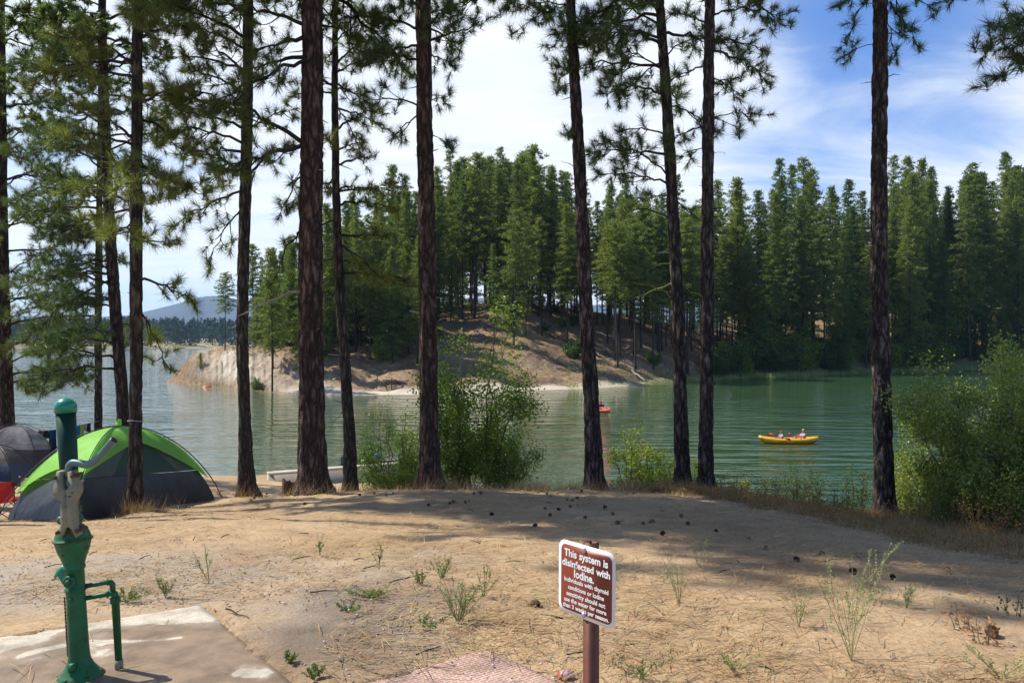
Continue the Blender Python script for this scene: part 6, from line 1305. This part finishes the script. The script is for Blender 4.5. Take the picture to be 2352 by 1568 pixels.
# fallen twigs
for i, (px, py, L_, a, lab) in enumerate([(1165, 1438, .45, -.2, 'thin reddish twig on the ground right of the bushy weed'), (1230, 1455, .3, -.3, 'short reddish twig near the top of the bumpy pad'), (545, 1415, .25, -.7, 'dark twig by the far corner of the concrete pad'), (940, 1330, .35, .8, 'thin bent twig among the small green weeds')]):
    p = on_ground(px, py)+[0, 0, .012]; d_ = np.array([math.cos(a), math.sin(a), 0]); mb = MB(); pts = [p+d_*L_*(t_-.5)+[0, .01*math.sin(t_*9), .004] for t_ in np.linspace(0, 1, 8)]; mb.tube(pts, np.linspace(.006, .002, 8), 5); mb.tube([pts[3], pts[3]+[.03, .05, .01]], [.003, .001], 4); o = mb.build('twig', M['straw_r'] if 'reddish' in lab else M['limb'], off=p); o.location = tuple(p); tag(o, lab, 'twig')
#@@ENV
# ------------------------------------------------------------------ camera, light, sky
cam = bpy.data.cameras.new('camera'); co = bpy.data.objects.new('camera', cam); COL.objects.link(co); SC.camera = co
co.location = (0, 0, EYE); co.rotation_euler = (PI/2, 0, 0); cam.sensor_width = 36; cam.lens = K/2352*36; cam.clip_end = 60000; cam.clip_start = .05
SUN = np.array([-.604, .22, .766]); SUN /= np.linalg.norm(SUN)
sl = bpy.data.lights.new('sun', 'SUN'); so = bpy.data.objects.new('sun', sl); COL.objects.link(so); sl.energy = 5.0; sl.angle = math.radians(.53); sl.color = (1, .95, .87)
so.rotation_euler = Vector(tuple(SUN)).to_track_quat('Z', 'Y').to_euler(); so.location = (-10, 5, 30)
w = bpy.data.worlds.new('World'); SC.world = w; w.use_nodes = True; nt = w.node_tree; nt.nodes.clear()
out = nt.nodes.new('ShaderNodeOutputWorld'); bg = nd(nt, 'ShaderNodeBackground', Strength=.085)
sky = nt.nodes.new('ShaderNodeTexSky'); sky.sky_type = 'NISHITA'; sky.sun_disc = False
sky.sun_elevation = math.asin(SUN[2]); sky.sun_rotation = math.atan2(SUN[0], SUN[1]); sky.air_density = 1.0; sky.dust_density = .6; sky.ozone_density = 2.0
tc = nt.nodes.new('ShaderNodeTexCoord'); sp = nt.nodes.new('ShaderNodeSeparateXYZ'); lk(nt, tc.outputs['Generated'], sp.inputs[0])
def mth(op, a, b=None, c=None):
    n = nt.nodes.new('ShaderNodeMath'); n.operation = op
    for i, v in enumerate((a, b, c)):
        if v is None: continue
        if hasattr(v, 'links'): lk(nt, v, n.inputs[i])
        else: n.inputs[i].default_value = v
    return n.outputs[0]
zc = mth('ADD', mth('MAXIMUM', sp.outputs[2], 0), .22)
cb_ = nt.nodes.new('ShaderNodeCombineXYZ'); lk(nt, mth('DIVIDE', sp.outputs[0], zc), cb_.inputs[0]); lk(nt, mth('DIVIDE', sp.outputs[1], zc), cb_.inputs[1])
mp = nt.nodes.new('ShaderNodeMapping'); mp.inputs['Rotation'].default_value = (0, 0, .6); mp.inputs['Scale'].default_value = (.75, 1.7, 1); lk(nt, cb_.outputs[0], mp.inputs[0])
cn = nd(nt, 'ShaderNodeTexNoise', Scale=1.25, Detail=10, Roughness=.6, Distortion=.55); lk(nt, mp.outputs[0], cn.inputs['Vector'])
def blob(px, py, r0, r1):   # 1 inside, 0 outside, about a sky direction
    d = unit(np.array([(px-CX)/K, 1, -(py-CY)/K])); vm = nt.nodes.new('ShaderNodeVectorMath'); vm.operation = 'DOT_PRODUCT'
    nv = nt.nodes.new('ShaderNodeVectorMath'); nv.operation = 'NORMALIZE'; lk(nt, tc.outputs['Generated'], nv.inputs[0])
    lk(nt, nv.outputs[0], vm.inputs[0]); vm.inputs[1].default_value = tuple(d)
    mr = nt.nodes.new('ShaderNodeMapRange'); mr.interpolation_type = 'SMOOTHSTEP'; lk(nt, vm.outputs['Value'], mr.inputs[0])
    mr.inputs[1].default_value = math.cos(r1); mr.inputs[2].default_value = math.cos(r0); return mr.outputs[0]
val = cn.outputs[0]
val = mth('SUBTRACT', val, mth('MULTIPLY', blob(1930, 170, .03, .22), .20))
val = mth('SUBTRACT', val, mth('MULTIPLY', blob(2380, -60, .05, .28), .24))
val = mth('SUBTRACT', val, mth('MULTIPLY', blob(1400, 110, .01, .12), .13))
val = mth('ADD', val, mth('MULTIPLY', blob(2330, 330, .02, .20), .24))
val = mth('ADD', val, mth('MULTIPLY', blob(1080, 320, .05, .45), .12))
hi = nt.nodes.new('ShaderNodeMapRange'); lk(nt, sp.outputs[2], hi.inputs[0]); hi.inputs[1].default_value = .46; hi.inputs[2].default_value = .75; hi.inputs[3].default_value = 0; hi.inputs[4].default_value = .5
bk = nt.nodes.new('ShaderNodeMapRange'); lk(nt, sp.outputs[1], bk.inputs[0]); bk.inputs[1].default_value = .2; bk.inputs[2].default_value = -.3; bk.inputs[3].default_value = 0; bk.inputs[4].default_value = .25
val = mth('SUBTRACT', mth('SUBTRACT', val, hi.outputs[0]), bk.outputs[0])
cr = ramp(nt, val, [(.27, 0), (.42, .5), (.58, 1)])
cr.color_ramp.interpolation = 'B_SPLINE'
cn2 = nd(nt, 'ShaderNodeTexNoise', Scale=2.3, Detail=5, Roughness=.5); lk(nt, mp.outputs[0], cn2.inputs['Vector'])
cc = ramp(nt, cn2.outputs[0], [(.3, (9.2, 9.8, 10.2)), (.7, (10.6, 10.8, 10.8))])
blue = mixc(nt, 1.0, sky.outputs[0], (.88, 1.2, 1.72), 'MULTIPLY')
zr = nt.nodes.new('ShaderNodeMapRange'); lk(nt, sp.outputs[2], zr.inputs[0]); zr.inputs[1].default_value = .42; zr.inputs[2].default_value = .8
blue = mixc(nt, zr.outputs[0], blue, mixc(nt, 1.0, sky.outputs[0], (.7, .82, 1.05), 'MULTIPLY'))
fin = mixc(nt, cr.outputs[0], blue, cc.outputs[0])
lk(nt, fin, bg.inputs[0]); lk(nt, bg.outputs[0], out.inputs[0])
SC.view_settings.view_transform = 'Standard'; SC.view_settings.look = 'None'; SC.view_settings.gamma = 1; SC.view_settings.exposure = .36
SC.cycles.max_bounces = 8; SC.cycles.transparent_max_bounces = 8; SC.cycles.use_denoising = True; SC.cycles.volume_bounces = 1
# haze
mb = MB(); mb.box((200, 2900, 155), (14500, 6200, 330)); hz, ntz, oz = mat('haze_air')
pv = ntz.nodes.new('ShaderNodeVolumePrincipled'); pv.inputs['Density'].default_value = .00009; pv.inputs['Color'].default_value = (.42, .62, 1, 1); pv.inputs['Anisotropy'].default_value = .2
lk(ntz, pv.outputs[0], oz.inputs['Volume']); ho = mb.build('haze', hz); tag(ho, 'pale blue air haze over the lake', 'haze', kind='stuff')
for o in bpy.data.objects:
    if '_o' in o: del o['_o']
